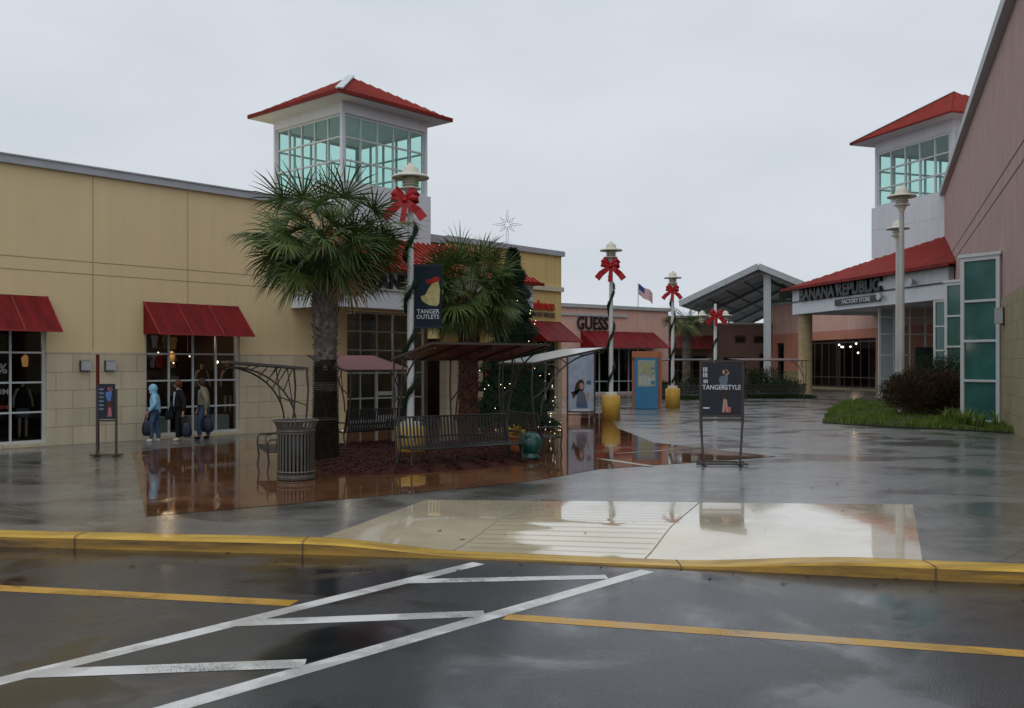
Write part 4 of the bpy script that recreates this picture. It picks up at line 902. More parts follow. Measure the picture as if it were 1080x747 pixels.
# ------------------------------------------------------------------ benches with shade roofs
def bench(loc, rz, Ln, label, shade=None, roofmat=None, rdep=1.7, zf=2.5, zb=2.2, over=.0, bk=1.0, seg=2, roofshift=0):
    """front faces local -y; local x along the bench"""
    t = thing('shaded_bench' if roofmat else 'bench', label, 'bench', loc, rz, 'slatted benches with shade roofs round the palm bed')
    b = MB(); n = int(Ln/.088); prof = [(-.30,.40),(-.27,.435),(-.20,.445),(.0,.42),(.16,.41),(.24,.45),(.30,.62),(.36,bk)]
    for i in range(n+1):
        x = -Ln/2+.04+i*(Ln-.08)/n
        for p, q in zip(prof, prof[1:]): b.bar((x,p[0],p[1]),(x,q[0],q[1]),.048,.012,up=(0,-.5,1) if p[0] < .2 else (0,-1,.2))
    for p in (prof[0],prof[4],prof[-1],prof[6]): b.tube([(-Ln/2,p[0],p[1]),(Ln/2,p[0],p[1])],.02,6)
    b.build('seat', M['bench'], t)
    for s in (-1,1):
        b = MB(); x = s*Ln/2
        b.tube([(x,-.30,0),(x,-.27,.2),(x,-.30,.42),(x,-.30,.60),(x,-.25,.66),(x,.1,.67),(x,.31,.66)],.02,8)
        b.tube([(x,.34,0),(x,.24,.25),(x,.24,.42),(x,.30,.62),(x,.37,bk+.02)],.022,8)
        b.tube([(x,-.28,.41),(x,.24,.41)],.018,6); b.tube([(x,-.12,.45),(x,-.12,.62),(x,0,.65)],.012,6)
        b.build('leg', M['bench'], t)
    if roofmat:
        yb = .5; yf = yb-rdep
        for k in range(seg):
            x = lerp(-Ln/2,Ln/2,k/(seg-1)); b = MB()
            b.tube([(x,.34,.0),(x,.42,.6),(x,.50,1.2),(x,.53,1.7),(x,yb,zb-.02)],.022,8)                 # rear post
            N = 10; arc = []
            for i in range(N+1):
                a = i/N; arc.append((x, lerp(.28,yf,1-math.cos(a*math.pi/2)), lerp(.95,zf-.10,math.sin(a*math.pi/2))))
            b.tube(arc, .02, 8)
            def rz_(y): return lerp(zb,zf,(yb-y)/rdep)-.03
            for i in (4,6,8): a = arc[i]; b.tube([a,(x,a[1]+.18,rz_(a[1]+.18))],.013,6)
            b.tube([arc[3],(x,.52,1.35)],.015,6); b.tube([arc[2],(x,.1,rz_(.1)-.0),],.013,6); b.tube([(x,.1,rz_(.1)),arc[5]],.014,6)
            b.build('shade_bracket', M['brownmetal'], t)
        x0, x1 = -Ln/2-over, Ln/2+over
        b = MB(); v = [(x0,yb,zb),(x1,yb,zb),(x1,yf,zf),(x0,yf,zf)]; u = [(p[0],p[1],p[2]+.025) for p in v]
        b.add(v+u, [(0,1,2,3),(7,6,5,4),(0,4,5,1),(1,5,6,2),(2,6,7,3),(3,7,4,0)]); b.build('shade_roof', roofmat, t)
        b = MB()
        for p, q in ((v[0],v[1]),(v[1],v[2]),(v[2],v[3]),(v[3],v[0])): b.bar((p[0],p[1],p[2]),(q[0],q[1],q[2]),.045,.05)
        for k in range(1,4): x = lerp(x0,x1,k/4); b.bar((x,yb,zb-.02),(x,yf,zf-.02),.03,.03)
        b.build('roof_frame', M['brownmetal'], t)
    return t
# near bench facing the road
a3 = math.atan2(2.1,2.35)
bench((sx(21,487)+.0,21.3,.02), math.atan2(1.7,2.45), 2.85, 'long slatted bench facing the road under a maroon shade roof', True, M['roofmaroon'], 1.75, 2.62, 2.3, .05, 1.05, 3)
bench((-5.05,20.75,0), math.atan2(-.36,-.93)+R(90), 1.75, 'bench seen end-on beside the slatted litter bin, under a thin dark shade roof', True, M['black'], 1.55, 2.26, 2.13, .1, 1.0, 2)
bench((-3.95,26.4,0), math.atan2(.75,.66)+R(180), 2.0, 'farther slatted bench seen from behind under a faded pink shade roof', True, M['roofpink'], 1.6, 2.45, 2.05, .15, 1.0, 2)
bench((.55,24.6,0), math.atan2(.90,-.43), 1.9, 'dark bench seen from behind under a pale grey shade roof by the terracotta pot', True, M['rooftan'], 2.0, 2.62, 2.24, .1, 1.0, 2)
bench((sx(57,716),57,0), R(160), 3.0, 'far bench under a dark shade roof, left of the dark poster sign', True, M['black'], 2.0, 2.56, 2.46, .2, 1.0, 2)
bench((sx(60,815),60,0), R(195), 4.0, 'far bench under a dull red shade roof, right of the dark poster sign', True, M['roofmaroon'], 2.2, 2.6, 2.46, .2, 1.0, 2)

# litter bin
lb = thing('litter_bin', 'dark olive slatted metal litter bin with flared rim beside the near palm', 'litter bin', (sx(18.6,312),18.6,0))
rnd = random.Random(3); b = MB(); n = 30
for i in range(n):
    a = 2*math.pi*i/n; c, s = math.cos(a), math.sin(a); P = [(.345,.06),(.345,.85),(.35,.97),(.385,1.07),(.43,1.13)]
    for p, q in zip(P, P[1:]): b.bar((p[0]*c,p[0]*s,p[1]),(q[0]*c,q[0]*s,q[1]),.038,.012,up=(c,s,0))
b.build('slats', M['binmetal'], lb)
b = MB()
for zz, r_ in ((.06,.35),(.16,.352),(.94,.355),(1.13,.43)):
    hb_ = MB(); hb_.tube([((r_)*math.cos(k/24*6.2832),(r_)*math.sin(k/24*6.2832),zz) for k in range(25)],.022,6,caps=False); hb_.build('hoop', M['binmetal'], lb)
b.lathe([(.357,.88),(.36,.95)],32); b.build('rim', M['binmetal'], lb); b = MB(); b.lathe([(.36,.02),(.36,.11)],32); b.build('foot_ring', M['binmetal'], lb)
b = MB(); b.lathe([(.01,.04),(.315,.04),(.32,.95),(.20,1.0),(.15,.98),(.15,.5)],24); b.build('liner', M['black'], lb)

# ------------------------------------------------------------------ poster stands
def figure(b, cx, z0, h, y, mats=(0,1,2)):      # small printed standing figure: hair, face, body, legs
    def P(pts, mi, yy): b.add([(cx+(x-.04)*h*.74,yy,z0+zz*h) for x, zz in pts], [tuple(range(len(pts)))], mi)
    def disc(x, zz, r_, mi, yy, k=1.3): P([(x+r_*math.cos(a*.5236),zz+r_*k*math.sin(a*.5236)) for a in range(12)], mi, yy)
    P([(-.02,.52),(.10,.50),(.13,.70),(.16,.80),(.10,.86),(.03,.84),(-.08,.83),(-.13,.74),(-.07,.62)], mats[2], y)
    P([(.09,.82),(.20,.90),(.18,.925),(.08,.875)], mats[0], y-.001); P([(.20,.90),(.10,.99),(.08,.975),(.18,.89)], mats[0], y-.001); P([(-.02,.30),(.12,.30),(.14,.52),(-.04,.54)], mats[1], y-.001)
    P([(-.03,.02),(.05,.02),(.09,.32),(.01,.32)], mats[0], y-.002); P([(.08,.03),(.15,.03),(.12,.32),(.06,.32)], mats[0], y-.001)
    disc(.03,.93,.065,mats[1],y-.002); disc(.02,.925,.04,mats[0],y-.003)
# dark poster stand on the right
pa = gp(742,490.5); pb = gp(786,490.5)
sg = thing('poster_stand', 'dark poster stand with a navy fashion poster on the wet pavement, nearest on the right', 'sign', (pa+pb)/2+Vector((-.07,0,0)), R(-3), 'metal poster stands')
W2 = .455; H2 = zy(21,381)
def tilt(b_, x, z, y): return (x,y,z)
b = MB(); 
for s in (-1,1):
    b.bar((s*W2*.86,-.10,.03),(s*W2,-.03,.9),.045,.045); b.bar((s*W2,-.03,.9),(s*W2,-.03,H2),.045,.045)
    b.bar((s*W2*.9+.05,.30,.03),(s*W2+.04,.12,1.0),.04,.04); b.bar((s*W2+.04,.12,1.0),(s*W2+.04,.06,H2-.1),.04,.04)
    b.bar((s*W2*.86,-.35,.03),(s*W2*.9,.45,.03),.05,.04)
for z_ in (1.0,1.08,H2): b.bar((-W2,-.03,z_),(W2,-.03,z_),.045,.045)
b.bar((-W2-.12,-.2,.04),(W2+.1,-.2,.04),.05,.04); b.bar((-W2-.05,.3,.04),(W2+.1,.3,.04),.05,.04); b.build('frame', M['brownmetal'], sg)
b = MB(); b.box((-W2+.03,-.04,1.1),(W2-.03,.08,H2-.03)); po = b.build('poster', M['posterdark'], sg)
b = MB(); figure(b, .06, 1.14, .98, -.046); b.add([(-.40,-.045,1.24),(-.26,-.045,1.24),(-.26,-.045,1.27),(-.40,-.045,1.27)],[(0,1,2,3)],3); b.add([(.1,-.0465,1.16),(.2,-.0465,1.16),(.2,-.0465,1.28),(.1,-.0465,1.28)],[(0,1,2,3)],4)
for k, (x0, x1, z0, z1) in enumerate(((-.40,-.30,2.05,2.15),(-.40,-.31,1.93,2.03),(-.39,-.31,1.80,1.88))):
    for q_ in range(3): b.add([(x0+q_*.034,-.045,z0),(x0+q_*.034+.02,-.045,z0),(x0+q_*.034+.02,-.045,z1),(x0+q_*.034,-.045,z1)],[(0,1,2,3)],3)
b.build('picture', [M['skindark'],M['hairgrey'],M['greycloth'],M['paperwhite'],mat('print_pink',(.5,.12,.13),.4,.1)], po)
text('TANGERSTYLE', .145, .003, M['paperwhite'], 'lettering', po, (0,-.052,1.66), align='CENTER', sxx=.88, fat=.002)
# small stand by the beige store
pa = gp(102,481.5); pb = gp(123,481.5)
s2 = thing('poster_stand', 'narrow brown poster stand with a dark fashion poster in front of the beige store', 'sign', (pa+pb)/2, R(8), 'metal poster stands')
H3 = zy(23.2,405); b = MB(); W3 = .22
for s in (-1,1): b.bar((s*W3,0,.03),(s*W3,0,H3-(.12 if s > 0 else 0)),.05,.05); b.bar((s*W3-.0,-.28,.03),(s*W3,.28,.03),.05,.04)
b.bar((-W3-.15,0,.04),(W3+.15,0,.04),.22,.03); b.bar((-W3,0,.86),(W3,0,.86),.04,.04); b.build('frame', M['brownmetal'], s2)
b = MB(); b.box((-W3+.026,-.04,.9),(W3-.026,.02,H3)); po = b.build('poster', M['posterdark'], s2)
b = MB(); figure(b, .07, .94, .74, -.046)
for k in range(6): b.add([(-.16,-.045,1.12+k*.095),(-.06,-.045,1.12+k*.095),(-.06,-.045,1.16+k*.095),(-.16,-.045,1.16+k*.095)],[(0,1,2,3)],3)
b.build('picture', [mat('print_rose',(.4,.13,.16),.4,.2),M['hairbrown'],mat('print_blue',(.08,.16,.4),.4,.2),mat('print_slate',(.14,.18,.28),.4,.2)], po)
o = MB(); o.tube([(0,0,0),(0,0,zy(25,375))],.045,10); o.lathe([(.05,zy(25,375)),(.05,zy(25,375)+.02),(0,zy(25,375)+.03)],10); o = o.build('sign_pole', M['redpole'], None, (sx(25,103),25,0)); tag(o, 'thin dark red pole standing between two box lights behind the narrow poster stand', 'pole')
# pale blue poster
pa = gp(598.5,443.5); pb = gp(627,443.5)
s3 = thing('poster_stand', 'tall poster stand with pale blue portrait poster beside the middle yellow lamp pedestal', 'sign', (pa+pb)/2, 0, 'metal poster stands')
W4 = (pb-pa).length/2; z0, z1 = zy(38.7,434), zy(38.7,368)
b = MB()
for s in (-1,1): b.bar((s*W4,0,0),(s*W4,0,z1),.07,.07); b.bar((s*W4,-.3,.03),(s*W4,.3,.03),.06,.05)
b.bar((-W4,0,z0),(W4,0,z0),.06,.06); b.bar((-W4,0,z1),(W4,0,z1),.06,.06); b.bar((-W4,0,z0-.12),(W4,0,z0-.12),.04,.04); b.build('frame', M['brownmetal'], s3)
b = MB(); b.box((-W4+.036,-.04,z0+.03),(W4-.036,.03,z1-.03)); po = b.build('poster', M['posterblue'], s3)
b = MB()
def P(pts, mi, y): b.add([(x,y,z0+zz) for x, zz in pts], [tuple(range(len(pts)))], mi)
def disc(x, zz, rx, rz2, mi, y): P([(x+rx*math.cos(a*.5236),zz+rz2*math.sin(a*.5236)) for a in range(12)], mi, y)
P([(-.30,.15+.35),(-.22,.65),(-.26,.9),(-.20,1.12),(-.08,1.27),(.06,1.28),(.13,1.15),(.12,.95),(.08,.8),(-.18,.75),(-.40,.78),(-.34,.66)],1,-.044)
P([(-.20,.22),(.20,.20),(.20,.48),(.16,.72),(.06,.82),(-.08,.82),(-.16,.68)],2,-.046); disc(.02,1.02,.085,.14,0,-.048); P([(.16,.48),(.28,.40),(.34,.75),(.27,.80),(.22,.62)],0,-.045)
P([(-.18,.16),(.26,.16),(.24,.40),(-.16,.40)],3,-.049); P([(.22,1.08),(.40,1.08),(.40,1.24),(.22,1.24)],3,-.045); P([(-.38,.03),(.38,.03),(.38,.10),(-.38,.10)],4,-.045)
b.build('picture', [M['skindark'],M['hairgrey'],M['greycloth'],mat('print_denim',(.09,.13,.22),.5,.2),M['paperwhite']], po)

# map kiosk
kk = gp(682,431.5); kk.z = 0
ks = thing('map_kiosk', 'blue and orange standing map kiosk between the yellow lamp pedestals', 'kiosk', kk, R(-6))
hk = zy(kk.y,370.5)
b = MB(); b.box((-.72,.12,0),(.76,.42,hk)); b.box((-.72,-.05,hk-.32),(.58,.12,hk)); b.build('surround', M['kioskorange'], ks)
b = MB(); b.box((-.60,-.12,.02),(.56,.12,hk-.33)); pn = b.build('panel', M['kioskblue'], ks)
b = MB(); b.box((-.44,-.135,1.12),(.42,-.121,hk-.45)); b.build('map_board', M['map'], pn)
b = MB()
for (x0, x1, z0, z1, mi) in ((-.30,.18,1.95,2.3,0),(-.2,.25,1.75,1.93,0),(.22,.38,2.0,2.06,1),(.22,.38,1.25,1.42,1),(-.38,-.2,1.2,1.65,2),(-.15,.0,1.2,1.65,2),(.04,.18,1.2,1.6,2)): b.box((x0,-.145,z0),(x1,-.136,z1),mi)
b.build('map_print', [M['mapgreen'],M['kioskblue'],mat('print_pale',(.42,.45,.42),.5,.3,20)], pn)

# pot, teal ball
tp = thing('flower_pot', 'terracotta pot with yellowish flowers at the right end of the near bench', 'flower pot', (sx(23.6,545),23.6,.05))
b = MB(); b.lathe([(.01,0),(.12,0),(.17,.12),(.19,.28),(.17,.36),(.20,.38),(.20,.42),(.16,.42),(.15,.36),(.01,.35)],18); b.build('pot', M['terracotta'], tp)
rnd = random.Random(9); b = MB()
for _ in range(260):
    d = Vector((rnd.gauss(0,1),rnd.gauss(0,1),abs(rnd.gauss(0,1.3)))).normalized(); c = Vector((0,0,.42))+d*rnd.uniform(.04,.24); e = d.orthogonal().normalized()*.018; b.quad(c-e,c+e,c+d*.06+e,c+d*.06-e,0 if rnd.random() < .6 else 1)
b.build('flowers', [M['flower'],M['shrubgreen']], tp)
b = MB(); b.lathe([(.01,0),(.22,0),(.24,.04),(.16,.1),(.16,.12)],20)
b.ball((0,0,.34),.27,0,20)
for k in range(8):
    a = k*math.pi/8*2; b.tube([((.275*math.cos(t_))*math.cos(a),(.275*math.cos(t_))*math.sin(a),.34+.275*math.sin(t_)) for t_ in [R(x) for x in range(-60,91,15)]],.008,4)
tag(b.build('garden_globe', M['tealball'], None, (sx(22.3,559.5),22.3,.05)), 'teal green ribbed ball on a low foot at the right tip of the mulch bed', 'globe')

# ------------------------------------------------------------------ shrubs, grass bed
def shrub(name, loc, size, m, label, n=5000, leaf=.06, seed=1, up=.4, group=None, blade=False):
    rnd = random.Random(seed); t = thing(name, label, 'shrub', loc, 0, group)
    b = MB(); blobs = [(Vector((rnd.uniform(-.6,.6)*size[0],rnd.uniform(-.6,.6)*size[1],rnd.uniform(.35,.6)*size[2])), rnd.uniform(.4,.62)) for _ in range(12)]
    for _ in range(n):
        c0, k = blobs[rnd.randrange(len(blobs))]; d = Vector((rnd.gauss(0,1),rnd.gauss(0,1),rnd.gauss(0,1))).normalized(); c = c0+Vector((d.x*size[0]*k,d.y*size[1]*k,d.z*size[2]*.5*k*1.5))*rnd.uniform(.6,1.05)
        if c.z < .02: c.z = rnd.random()*.2
        d2 = (d+Vector((rnd.gauss(0,.5),rnd.gauss(0,.5),rnd.gauss(0,.5)+up))).normalized()*leaf*rnd.uniform(.6,1.6); e = d2.orthogonal().normalized()*leaf*(.12 if blade else .35)
        e = Quaternion(d2.normalized(), rnd.random()*3) @ e
        b.quad(c-e,c+e,c+d2+e*.3,c+d2-e*.3)
    b.build('foliage', m, t)
    b = MB()
    for _ in range(14): b.tube([(rnd.uniform(-.2,.2)*size[0],rnd.uniform(-.2,.2)*size[1],0),(rnd.uniform(-.6,.6)*size[0],rnd.uniform(-.6,.6)*size[1],size[2]*rnd.uniform(.5,.9))],[.02,.006],4)
    b.build('stem', M['brown'], t); return t
shrub('shrub', (sx(40,972),40,.1), (2.0,1.4,2.0), M['shrubred'], 'large reddish brown shrub in the grass bed on the right', 16000, .13, 2, .9, 'shrubs in the right bed', True)
shrub('hedge_shrub', (sx(45,990),45,.1), (1.7,1.2,2.9), M['shrubgreen'], 'dark green clipped shrub behind the reddish shrub, under the teal bays', 9000, .06, 4, .2, 'shrubs in the right bed')
shrub('hedge_shrub', (sx(49,966),49,.1), (1.2,1.2,1.9), M['shrubgreen'], 'lower dark green shrub directly behind the tall lamp posts', 6000, .07, 6, .2, 'shrubs in the right bed')
for k, (px, Y, sx_, sz, lb_) in enumerate(((700,64,1.6,1.2,'low dark shrub behind the farther yellow pedestal'),(742,66,2.0,1.5,'dark shrub at the foot of the far small palm'),(768,70,2.2,1.6,'dark courtyard shrub directly behind the navy poster stand'),(798,68,2.0,2.3,'taller courtyard shrub just left of the pavilion post'),(826,71,1.6,1.2,'low shrub left of the round tan column'))):
    shrub('shrub', (sx(Y,px),Y,0), (sx_,1.2,sz), M['shrubgreen'], lb_, 2600, .11, 20+k, .2, 'courtyard shrubs')
bed = [gp(867,446.5),gp(925,450),gp(1000,453.5),gp(1068,457.5),Vector((WX(40)-.1,40,0)),Vector((WX(56)-.1,56,0)),gp(905,420),gp(878,431)]
b = MB(); bs = bed; ctr = sum(bs,Vector())/len(bs); n = len(bs)
b.add([(p.x,p.y,.02) for p in bs]+[(ctr.x+(p.x-ctr.x)*.9,ctr.y+(p.y-ctr.y)*.9,.12) for p in bs]+[(ctr.x,ctr.y,.16)], [(i,(i+1)%n,n+(i+1)%n,n+i) for i in range(n)]+[(n+i,n+(i+1)%n,2*n) for i in range(n)], 0, True)
tag(b.build('planting_bed', M['earth']), kind='structure')
def inside(x, y):
    c = False
    for i in range(n):
        a = bs[i]; d = bs[(i+1)%n]
        if (a.y > y) != (d.y > y) and x < (d.x-a.x)*(y-a.y)/(d.y-a.y)+a.x: c = not c
    return c
rnd = random.Random(12); b = MB(); cnt = 0
while cnt < 26000:
    x = rnd.uniform(11,26); y = 30.5+(rnd.random()**1.6)*25
    if not inside(x,y): continue
    cnt += 1; h = rnd.uniform(.10,.24)*(1+.6*math.sin(x*1.7)*math.sin(y*1.3)); a = rnd.random()*6.283; e = Vector((math.cos(a),math.sin(a),0))*.016; tp_ = Vector((rnd.gauss(0,.06),rnd.gauss(0,.06),h)); c = Vector((x,y,.05))
    b.add([c-e,c+e,c+tp_*.6+e*.7,c+tp_], [(0,1,2,3)])
for k in range(13):       # taller ornamental blades by the wall
    c0 = Vector((WX(33.5)-rnd.uniform(.3,1.6),rnd.uniform(31.8,35.2),.1))
    for _ in range(26):
        a = rnd.random()*6.283; o = Vector((math.cos(a),math.sin(a),0)); hh_ = rnd.uniform(.25,.6); s = Vector((-math.sin(a),math.cos(a),0))*.012
        m1 = c0+o*.12+Vector((0,0,hh_*.7)); m2 = c0+o*rnd.uniform(.25,.5)+Vector((0,0,hh_)); b.quad(c0-s,c0+s,m1+s,m1-s); b.quad(m1-s,m1+s,m2+s*.2,m2-s*.2)
tag(b.build('grass', M['grass']), label='bright green grass and ornamental blades filling the planting bed on the right', cat='grass', kind='stuff')
b = MB()
for px0, px1, Y in ((690,752,61),(748,862,63)):
    x0, x1 = sx(Y,px0), sx(Y,px1)
    for _ in range(5000):
        x = rnd.uniform(x0,x1); y = Y+rnd.uniform(0,3); h = rnd.uniform(.1,.3); e = Vector((.03,0,0)); c = Vector((x,y,0)); b.add([c-e,c+e,c+Vector((rnd.gauss(0,.06),0,h))], [(0,1,2)])
tag(b.build('ground_cover', M['shrubgreen']), label='low dark ground cover along the courtyard beds', cat='ground cover', kind='stuff')

# ------------------------------------------------------------------ people
def skinned(name, V, E, rad, material, parent, sub=2, root=0, extra=None):
    me = bpy.data.meshes.new(name); me.from_pydata(V, E, []); o = bpy.data.objects.new(name, me); COL.objects.link(o)
    sk = o.modifiers.new('Skin','SKIN'); sk.use_smooth_shade = True
    for i, r_ in enumerate(rad):
        d = me.skin_vertices[0].data[i]; d.radius = r_ if isinstance(r_, tuple) else (r_,r_); d.use_root = (i == root)
    sb_ = o.modifiers.new('S','SUBSURF'); sb_.levels = sub; sb_.render_levels = sub
    dg = bpy.context.evaluated_depsgraph_get(); m2 = bpy.data.meshes.new_from_object(o.evaluated_get(dg)); bpy.data.objects.remove(o)
    if extra:
        bm = bmesh.new(); bm.from_mesh(m2); tmp = bpy.data.meshes.new('t'); tmp.from_pydata(extra.v,[],extra.f); bm.from_mesh(tmp); bm.to_mesh(m2); bm.free()
    mats = material if isinstance(material, list) else [material]
    m2.materials.clear()
    for m_ in mats: m2.materials.append(m_)
    for p in m2.polygons: p.use_smooth = True; p.material_index = 0
    r = bpy.data.objects.new(name, m2); COL.objects.link(r); r.parent = parent; return r
def person(loc, rz, H, label, coat, trous, shoe, hair, hood=False, coatlen=.82, handL=None, handR=None, bow_=0.0, bulk=1.0, collar=None, step=.08):
    """faces local -y"""
    t = thing('person', label, 'person', loc, rz, 'people walking past the shop window'); k = H/1.72
    hf = -bow_
    J = dict(pel=(0,.0,.95), sp=(0,.01,1.12), ch=(0,0,1.32), nk=(0,hf*.3,1.46), hb=(0,hf*.7-.01,1.53), hd=(0,hf-.02,1.62),
             shL=(.17,0,1.41), shR=(-.17,0,1.41), hpL=(.09,0,.90), hpR=(-.09,0,.90), knL=(.10,-step-.02,.50), knR=(-.10,step*.6-.02,.50), anL=(.10,-step,.08), anR=(-.10,step+.02,.08),
             toL=(.11,-step-.16,.035), toR=(-.11,step-.13,.035))
    hl_ = handL or (.26,-.08,.80); hr_ = handR or (-.26,-.08,.80)
    J['wrL'] = hl_; J['wrR'] = hr_
    for s, sh, wr in ((1,'shL','wrL'),(-1,'shR','wrR')):
        a = Vector(J[sh]); c = Vector(J[wr]); m_ = a.lerp(c,.5); dist = (c-a).length; off = math.sqrt(max(0,.30**2-(dist/2)**2)) if dist < .6 else .0
        J['el'+('L' if s > 0 else 'R')] = tuple(m_+Vector((.05*s,off*.8+.02,0)))
    def S(names): return [tuple(c*k for c in J[n_]) for n_ in names]
    names = ['pel','sp','ch','nk','hb','hd','shL','elL','wrL','shR','elR','wrR','hpL','knL','anL','toL','hpR','knR','anR','toR']
    V = S(names); ix = {n_:i for i, n_ in enumerate(names)}
    E = [('pel','sp'),('sp','ch'),('ch','nk'),('nk','hb'),('hb','hd'),('ch','shL'),('shL','elL'),('elL','wrL'),('ch','shR'),('shR','elR'),('elR','wrR'),('pel','hpL'),('hpL','knL'),('knL','anL'),('anL','toL'),('pel','hpR'),('hpR','knR'),('knR','anR'),('anR','toR')]
    E = [(ix[a],ix[c]) for a, c in E]
    rad = [.12,.11,.125,.05,.055,.085,.055,.042,.03,.055,.042,.03,.08,.052,.038,.03,.08,.052,.038,.03]; rad = [r_*k for r_ in rad]
    for s, wr, el in ((1,'wrL','elL'),(-1,'wrR','elR')):      # hands: palm, four fingers and a thumb
        w_ = Vector(J[wr])*k; d = (w_-Vector(J[el])*k).normalized(); side = d.cross(Vector((1,0,0))).normalized(); b0 = len(V)
        V.append(tuple(w_+d*.06*k)); rad.append(.026*k); E.append((ix[wr],b0))
        for q in range(4):
            a = w_+d*.085*k+side*(q-1.5)*.018*k; V.append(tuple(a)); V.append(tuple(a+d*(.05+.01*(1.5-abs(q-1.5)))*k+Vector((-s*.012*k,0,0)))); rad += [.009*k,.007*k]; E += [(b0,len(V)-2),(len(V)-2,len(V)-1)]
        V.append(tuple(w_+d*.07*k-side*.045*k)); rad.append(.009*k); E.append((b0,len(V)-1))
    x = MB(); hd = Vector(J['hd'])*k
    x.ball(hd+Vector((0,-.0,.005)), .092*k, 0, 14, (.85,1.0,1.2)); x.ball(hd+Vector((0,-.095*k,-.01*k)), .018*k, 0, 8, (.8,1.2,1.4)); x.ball(hd+Vector((0,-.078*k,-.055*k)), .022*k, 0, 8, (1.2,.6,.4))
    for s in (-1,1): x.ball(hd+Vector((s*.08*k,.01*k,0)), .022*k, 0, 6, (.4,.8,1.2)); x.ball(hd+Vector((s*.032*k,-.085*k,.018*k)), .012*k, 0, 6)
    body = skinned('body', V, E, rad, M['skin'], t, 1, 0, x)
    ey = MB()
    for s in (-1,1): ey.ball(hd+Vector((s*.032*k,-.094*k,.018*k)), .007*k, 0, 6)
    ey.build('eyes', M['black'], body)
    # trousers
    n2 = ['pel','hpL','knL','anL','hpR','knR','anR']; V2 = S(n2); V2[3] = (V2[3][0],V2[3][1],.09*k); V2[6] = (V2[6][0],V2[6][1],.09*k)
    skinned('trousers', V2, [(0,1),(1,2),(2,3),(0,4),(4,5),(5,6)], [.145*k,.105*k,.078*k,.07*k,.105*k,.078*k,.07*k], trous, t, 2)
    # coat
    n3 = ['pel','sp','ch','nk','shL','elL','wrL','shR','elR','wrR']; V3 = S(n3); V3[0] = (0,.0,coatlen*k)
    V3[6] = tuple(Vector(V3[5]).lerp(Vector(V3[6]),.92)); V3[9] = tuple(Vector(V3[8]).lerp(Vector(V3[9]),.92))
    V3.append((0,-.0,(coatlen+.1)*k)); bl = bulk*k
    skinned('jacket', V3, [(0,10),(10,1),(1,2),(2,3),(2,4),(4,5),(5,6),(2,7),(7,8),(8,9)], [.175*bl,.16*bl,.165*bl,.075*bl,.085*bl,.065*bl,.05*bl,.085*bl,.065*bl,.05*bl,.17*bl], coat, t, 2, 0)
    if collar:
        b = MB(); b.lathe([(.085*k,1.44*k),(.075*k,1.50*k)],14,(0,hf*.4*k,0)); b.bar((0,-.15*k,1.02*k),(0,-.13*k,1.42*k),.09*k,.03*k,up=(0,1,0)); b.build('shirt', collar, t)
    for an, to in (('anL','toL'),('anR','toR')):
        a = Vector(J[an])*k; c = Vector(J[to])*k
        skinned('shoe', [tuple(a+Vector((0,.03*k,-.03*k))),tuple((a+c)/2+Vector((0,0,-.01*k))),tuple(c)], [(0,1),(1,2)], [.05*k,.05*k,.04*k], shoe, t, 2)
    b = MB()
    if hood:
        b.ball(hd+Vector((0,.025*k,.01*k)), .135*k, 0, 18, (.9,1.0,1.12)); b.ball(hd+Vector((0,.03*k,-.10*k)), .12*k, 0, 14, (1.0,.95,.7)); b.build('hood', coat, t)
    else:
        N_ = 16
        b.ball(hd+Vector((0,.018*k,.03*k)), .112*k, 0, N_, (.92,1.02,1.1)); b.ball(hd+Vector((0,.055*k,-.03*k)), .085*k, 0, 12, (1.0,.8,1.0)); b.build('hair', hair, t)
    return t
def bag(loc, rz, w_, h, label, m=None):
    t = thing('shopping_bag', label, 'bag', loc, rz, 'dark shopping bags carried by the people')
    b = MB(); d = .085; v = []; NS = 14; LV = ((0,.55),(.04,.86),(.25,1.0),(.5,1.02),(.75,.88),(.92,.68),(1.0,.5))
    for zz, q_ in LV:
        for a_ in range(NS):
            an = a_/NS*6.2832; ca, sa_ = math.cos(an), math.sin(an)
            v.append((w_/2*q_*math.copysign(abs(ca)**.6,ca)*(1+.05*math.sin(an*3+zz*7)), d*q_*math.copysign(abs(sa_)**.8,sa_)*(1+.12*math.sin(an*4+zz*5)), zz*h))
    K = len(LV); b.add(v, [tuple(range(NS-1,-1,-1))]+[(i*NS+j_,i*NS+(j_+1)%NS,(i+1)*NS+(j_+1)%NS,(i+1)*NS+j_) for i in range(K-1) for j_ in range(NS)]+[tuple((K-1)*NS+j_ for j_ in range(NS))], 0, True); b.build('sack', m or M['navybag'], t)
    for s in (-1,1):
        b = MB(); b.tube([(-w_*.25,s*d*.6,h-.01),(-w_*.12,s*.02,h+.16),(0,0,h+.2),(w_*.12,s*.02,h+.16),(w_*.25,s*d*.6,h-.01)],.008,5); b.build('handle', M['black'], t)
    return t
A1 = R(-82)      # facing left in the photograph
def wpos(base, rz, off, k=1): c, s = math.cos(rz), math.sin(rz); return Vector((base[0]+off[0]*c-off[1]*s, base[1]+off[0]*s+off[1]*c, off[2]))
q1 = Vector((sx(27.7,163.5),27.7,0)); q2 = Vector((sx(28.0,189),28.0,0)); q3 = Vector((sx(28.7,215),28.7,0))
person(q1, A1, 1.60, 'person in a light blue hooded coat and jeans, head bowed, holding a dark bag', M['bluecoat'], M['denim'], M['shoe'], None, hood=True, coatlen=.84, handR=(-.2,-.24,.86), handL=(.24,-.16,.92), bow_=.06, bulk=1.06)
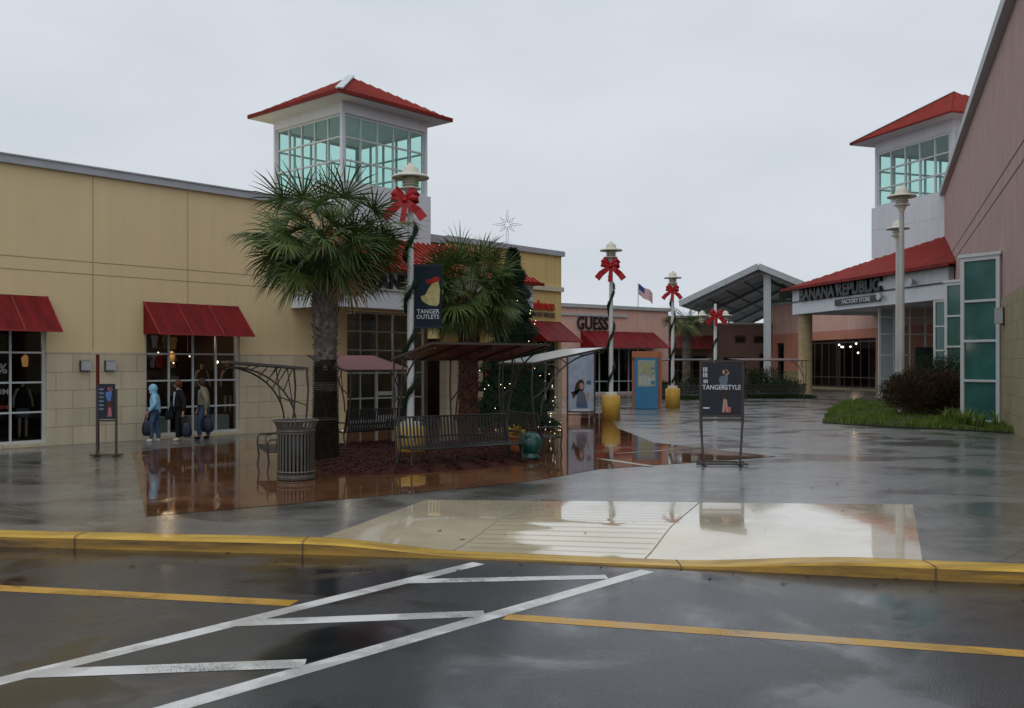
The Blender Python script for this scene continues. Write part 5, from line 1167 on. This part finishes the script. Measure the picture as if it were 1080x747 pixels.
person(q2, R(-60), 1.72, 'person with auburn hair in a black coat, black trousers and pale shoes', M['blackcloth'], M['blackcloth'], mat('cream_shoe',(.5,.45,.35),.5,.1), M['hairbrown'], coatlen=.80, handR=(-.30,-.22,.84), handL=(.3,.05,.84), bow_=.02, bulk=1.12, collar=M['paperwhite'], step=.05)
person(q3, A1, 1.76, 'person with dark hair in an olive jacket, pale shirt and jeans', M['olive'], M['denim'], M['blackcloth'], M['hairgrey'], coatlen=.90, handR=(-.24,-.22,.84), handL=(.26,.1,.84), bow_=.05, bulk=1.1, collar=M['shirt'], step=.10)
def px(p, dx_): return p+Vector((dx_*p.y/FPX,0,0))
bag(px(q1,-6.5)+Vector((0,-.12,.18)), R(10), .29, .44, 'dark navy bag held by the person in the light blue coat')
bag(px(q2,-9)+Vector((0,-.1,.62)), R(20), .26, .28, 'small black bag held in front by the person in the black coat', M['blackcloth'])
bag(px(q2,9)+Vector((0,-.1,.12)), R(5), .30, .42, 'navy shopping bag hanging between the black coat and the olive jacket')
bag(px(q3,6)+Vector((0,-.22,.22)), R(-5), .36, .40, 'navy shopping bag hanging behind the person in the olive jacket')

# mannequins in the shop windows
def mannequin(loc, rz, label, m1, m2):
    t = thing('mannequin', label, 'mannequin', loc, rz, 'mannequins in the shop windows')
    skinned('figure', [(0,0,.92),(0,0,1.12),(0,0,1.32),(0,0,1.47),(0,0,1.6),(.16,0,1.38),(.24,0,1.12),(.26,-.05,.88),(-.16,0,1.38),(-.24,0,1.12),(-.26,-.05,.88),(.08,0,.86),(.09,-.02,.48),(.09,0,.06),(-.08,0,.86),(-.09,-.02,.48),(-.09,0,.06)],
        [(0,1),(1,2),(2,3),(3,4),(2,5),(5,6),(6,7),(2,8),(8,9),(9,10),(0,11),(11,12),(12,13),(0,14),(14,15),(15,16)], [.1,.09,.11,.04,.075,.045,.035,.025,.045,.035,.025,.07,.05,.035,.07,.05,.035], M['mannequin'], t, 1)
    b = MB(); b.lathe([(.15,.72),(.16,.9),(.13,1.1),(.155,1.32),(.09,1.45)],14); b.lathe([(.2,.62),(.13,1.02)],14,mi=1); b.build('outfit', [m1,m2], t)
    b = MB(); b.lathe([(.0,.02),(.2,.02),(.2,.0)],16); b.build('base', M['black'], t); return t
mannequin(L.world(Ls(24,-.9),-.9,.15), L.rz, 'headless-looking pale mannequin in dark clothes in the leftmost shop window', M['blackcloth'], M['greycloth'])
mannequin(L.world(Ls(240,-.75),-.75,.62), L.rz, 'mannequin in dark clothes on the plinth, right end of the window behind the people', M['blackcloth'], M['blackcloth'])
mannequin(L.world(Ls(213,-.75),-.75,.62), L.rz, 'mannequin in dark red clothes on the plinth above the olive jacket', mat('maroon_cloth',(.1,.015,.015),.8,.2), M['blackcloth'])

rnd = random.Random(77); b = MB()
for _ in range(420):
    x = rnd.uniform(-12,14); y = rnd.uniform(12.6,30) if rnd.random() < .6 else Yc(x)-abs(rnd.gauss(0,.5))-.02
    z0 = ph(x,y)+.012 if y > Yc(x)+.4 else (-.143 if y < Yc(x) else .01)
    a = rnd.random()*6.283; l_ = rnd.uniform(.012,.05); d = Vector((math.cos(a)*l_,math.sin(a)*l_,0)); e = Vector((-d.y,d.x,0))*rnd.uniform(.2,.5); c = Vector((x,y,z0)); u = Vector((0,0,rnd.uniform(0,.012)))
    b.add([c-d,c+e+u,c+d,c-e+u], [(0,1,2,3)])
tag(b.build('leaf_litter', mat('wet_litter',(.05,.03,.015),.5,.4,9,col2=(.12,.08,.04))), label='scattered wet leaf litter and grit on the pavement and along the yellow curb', cat='litter', kind='stuff')
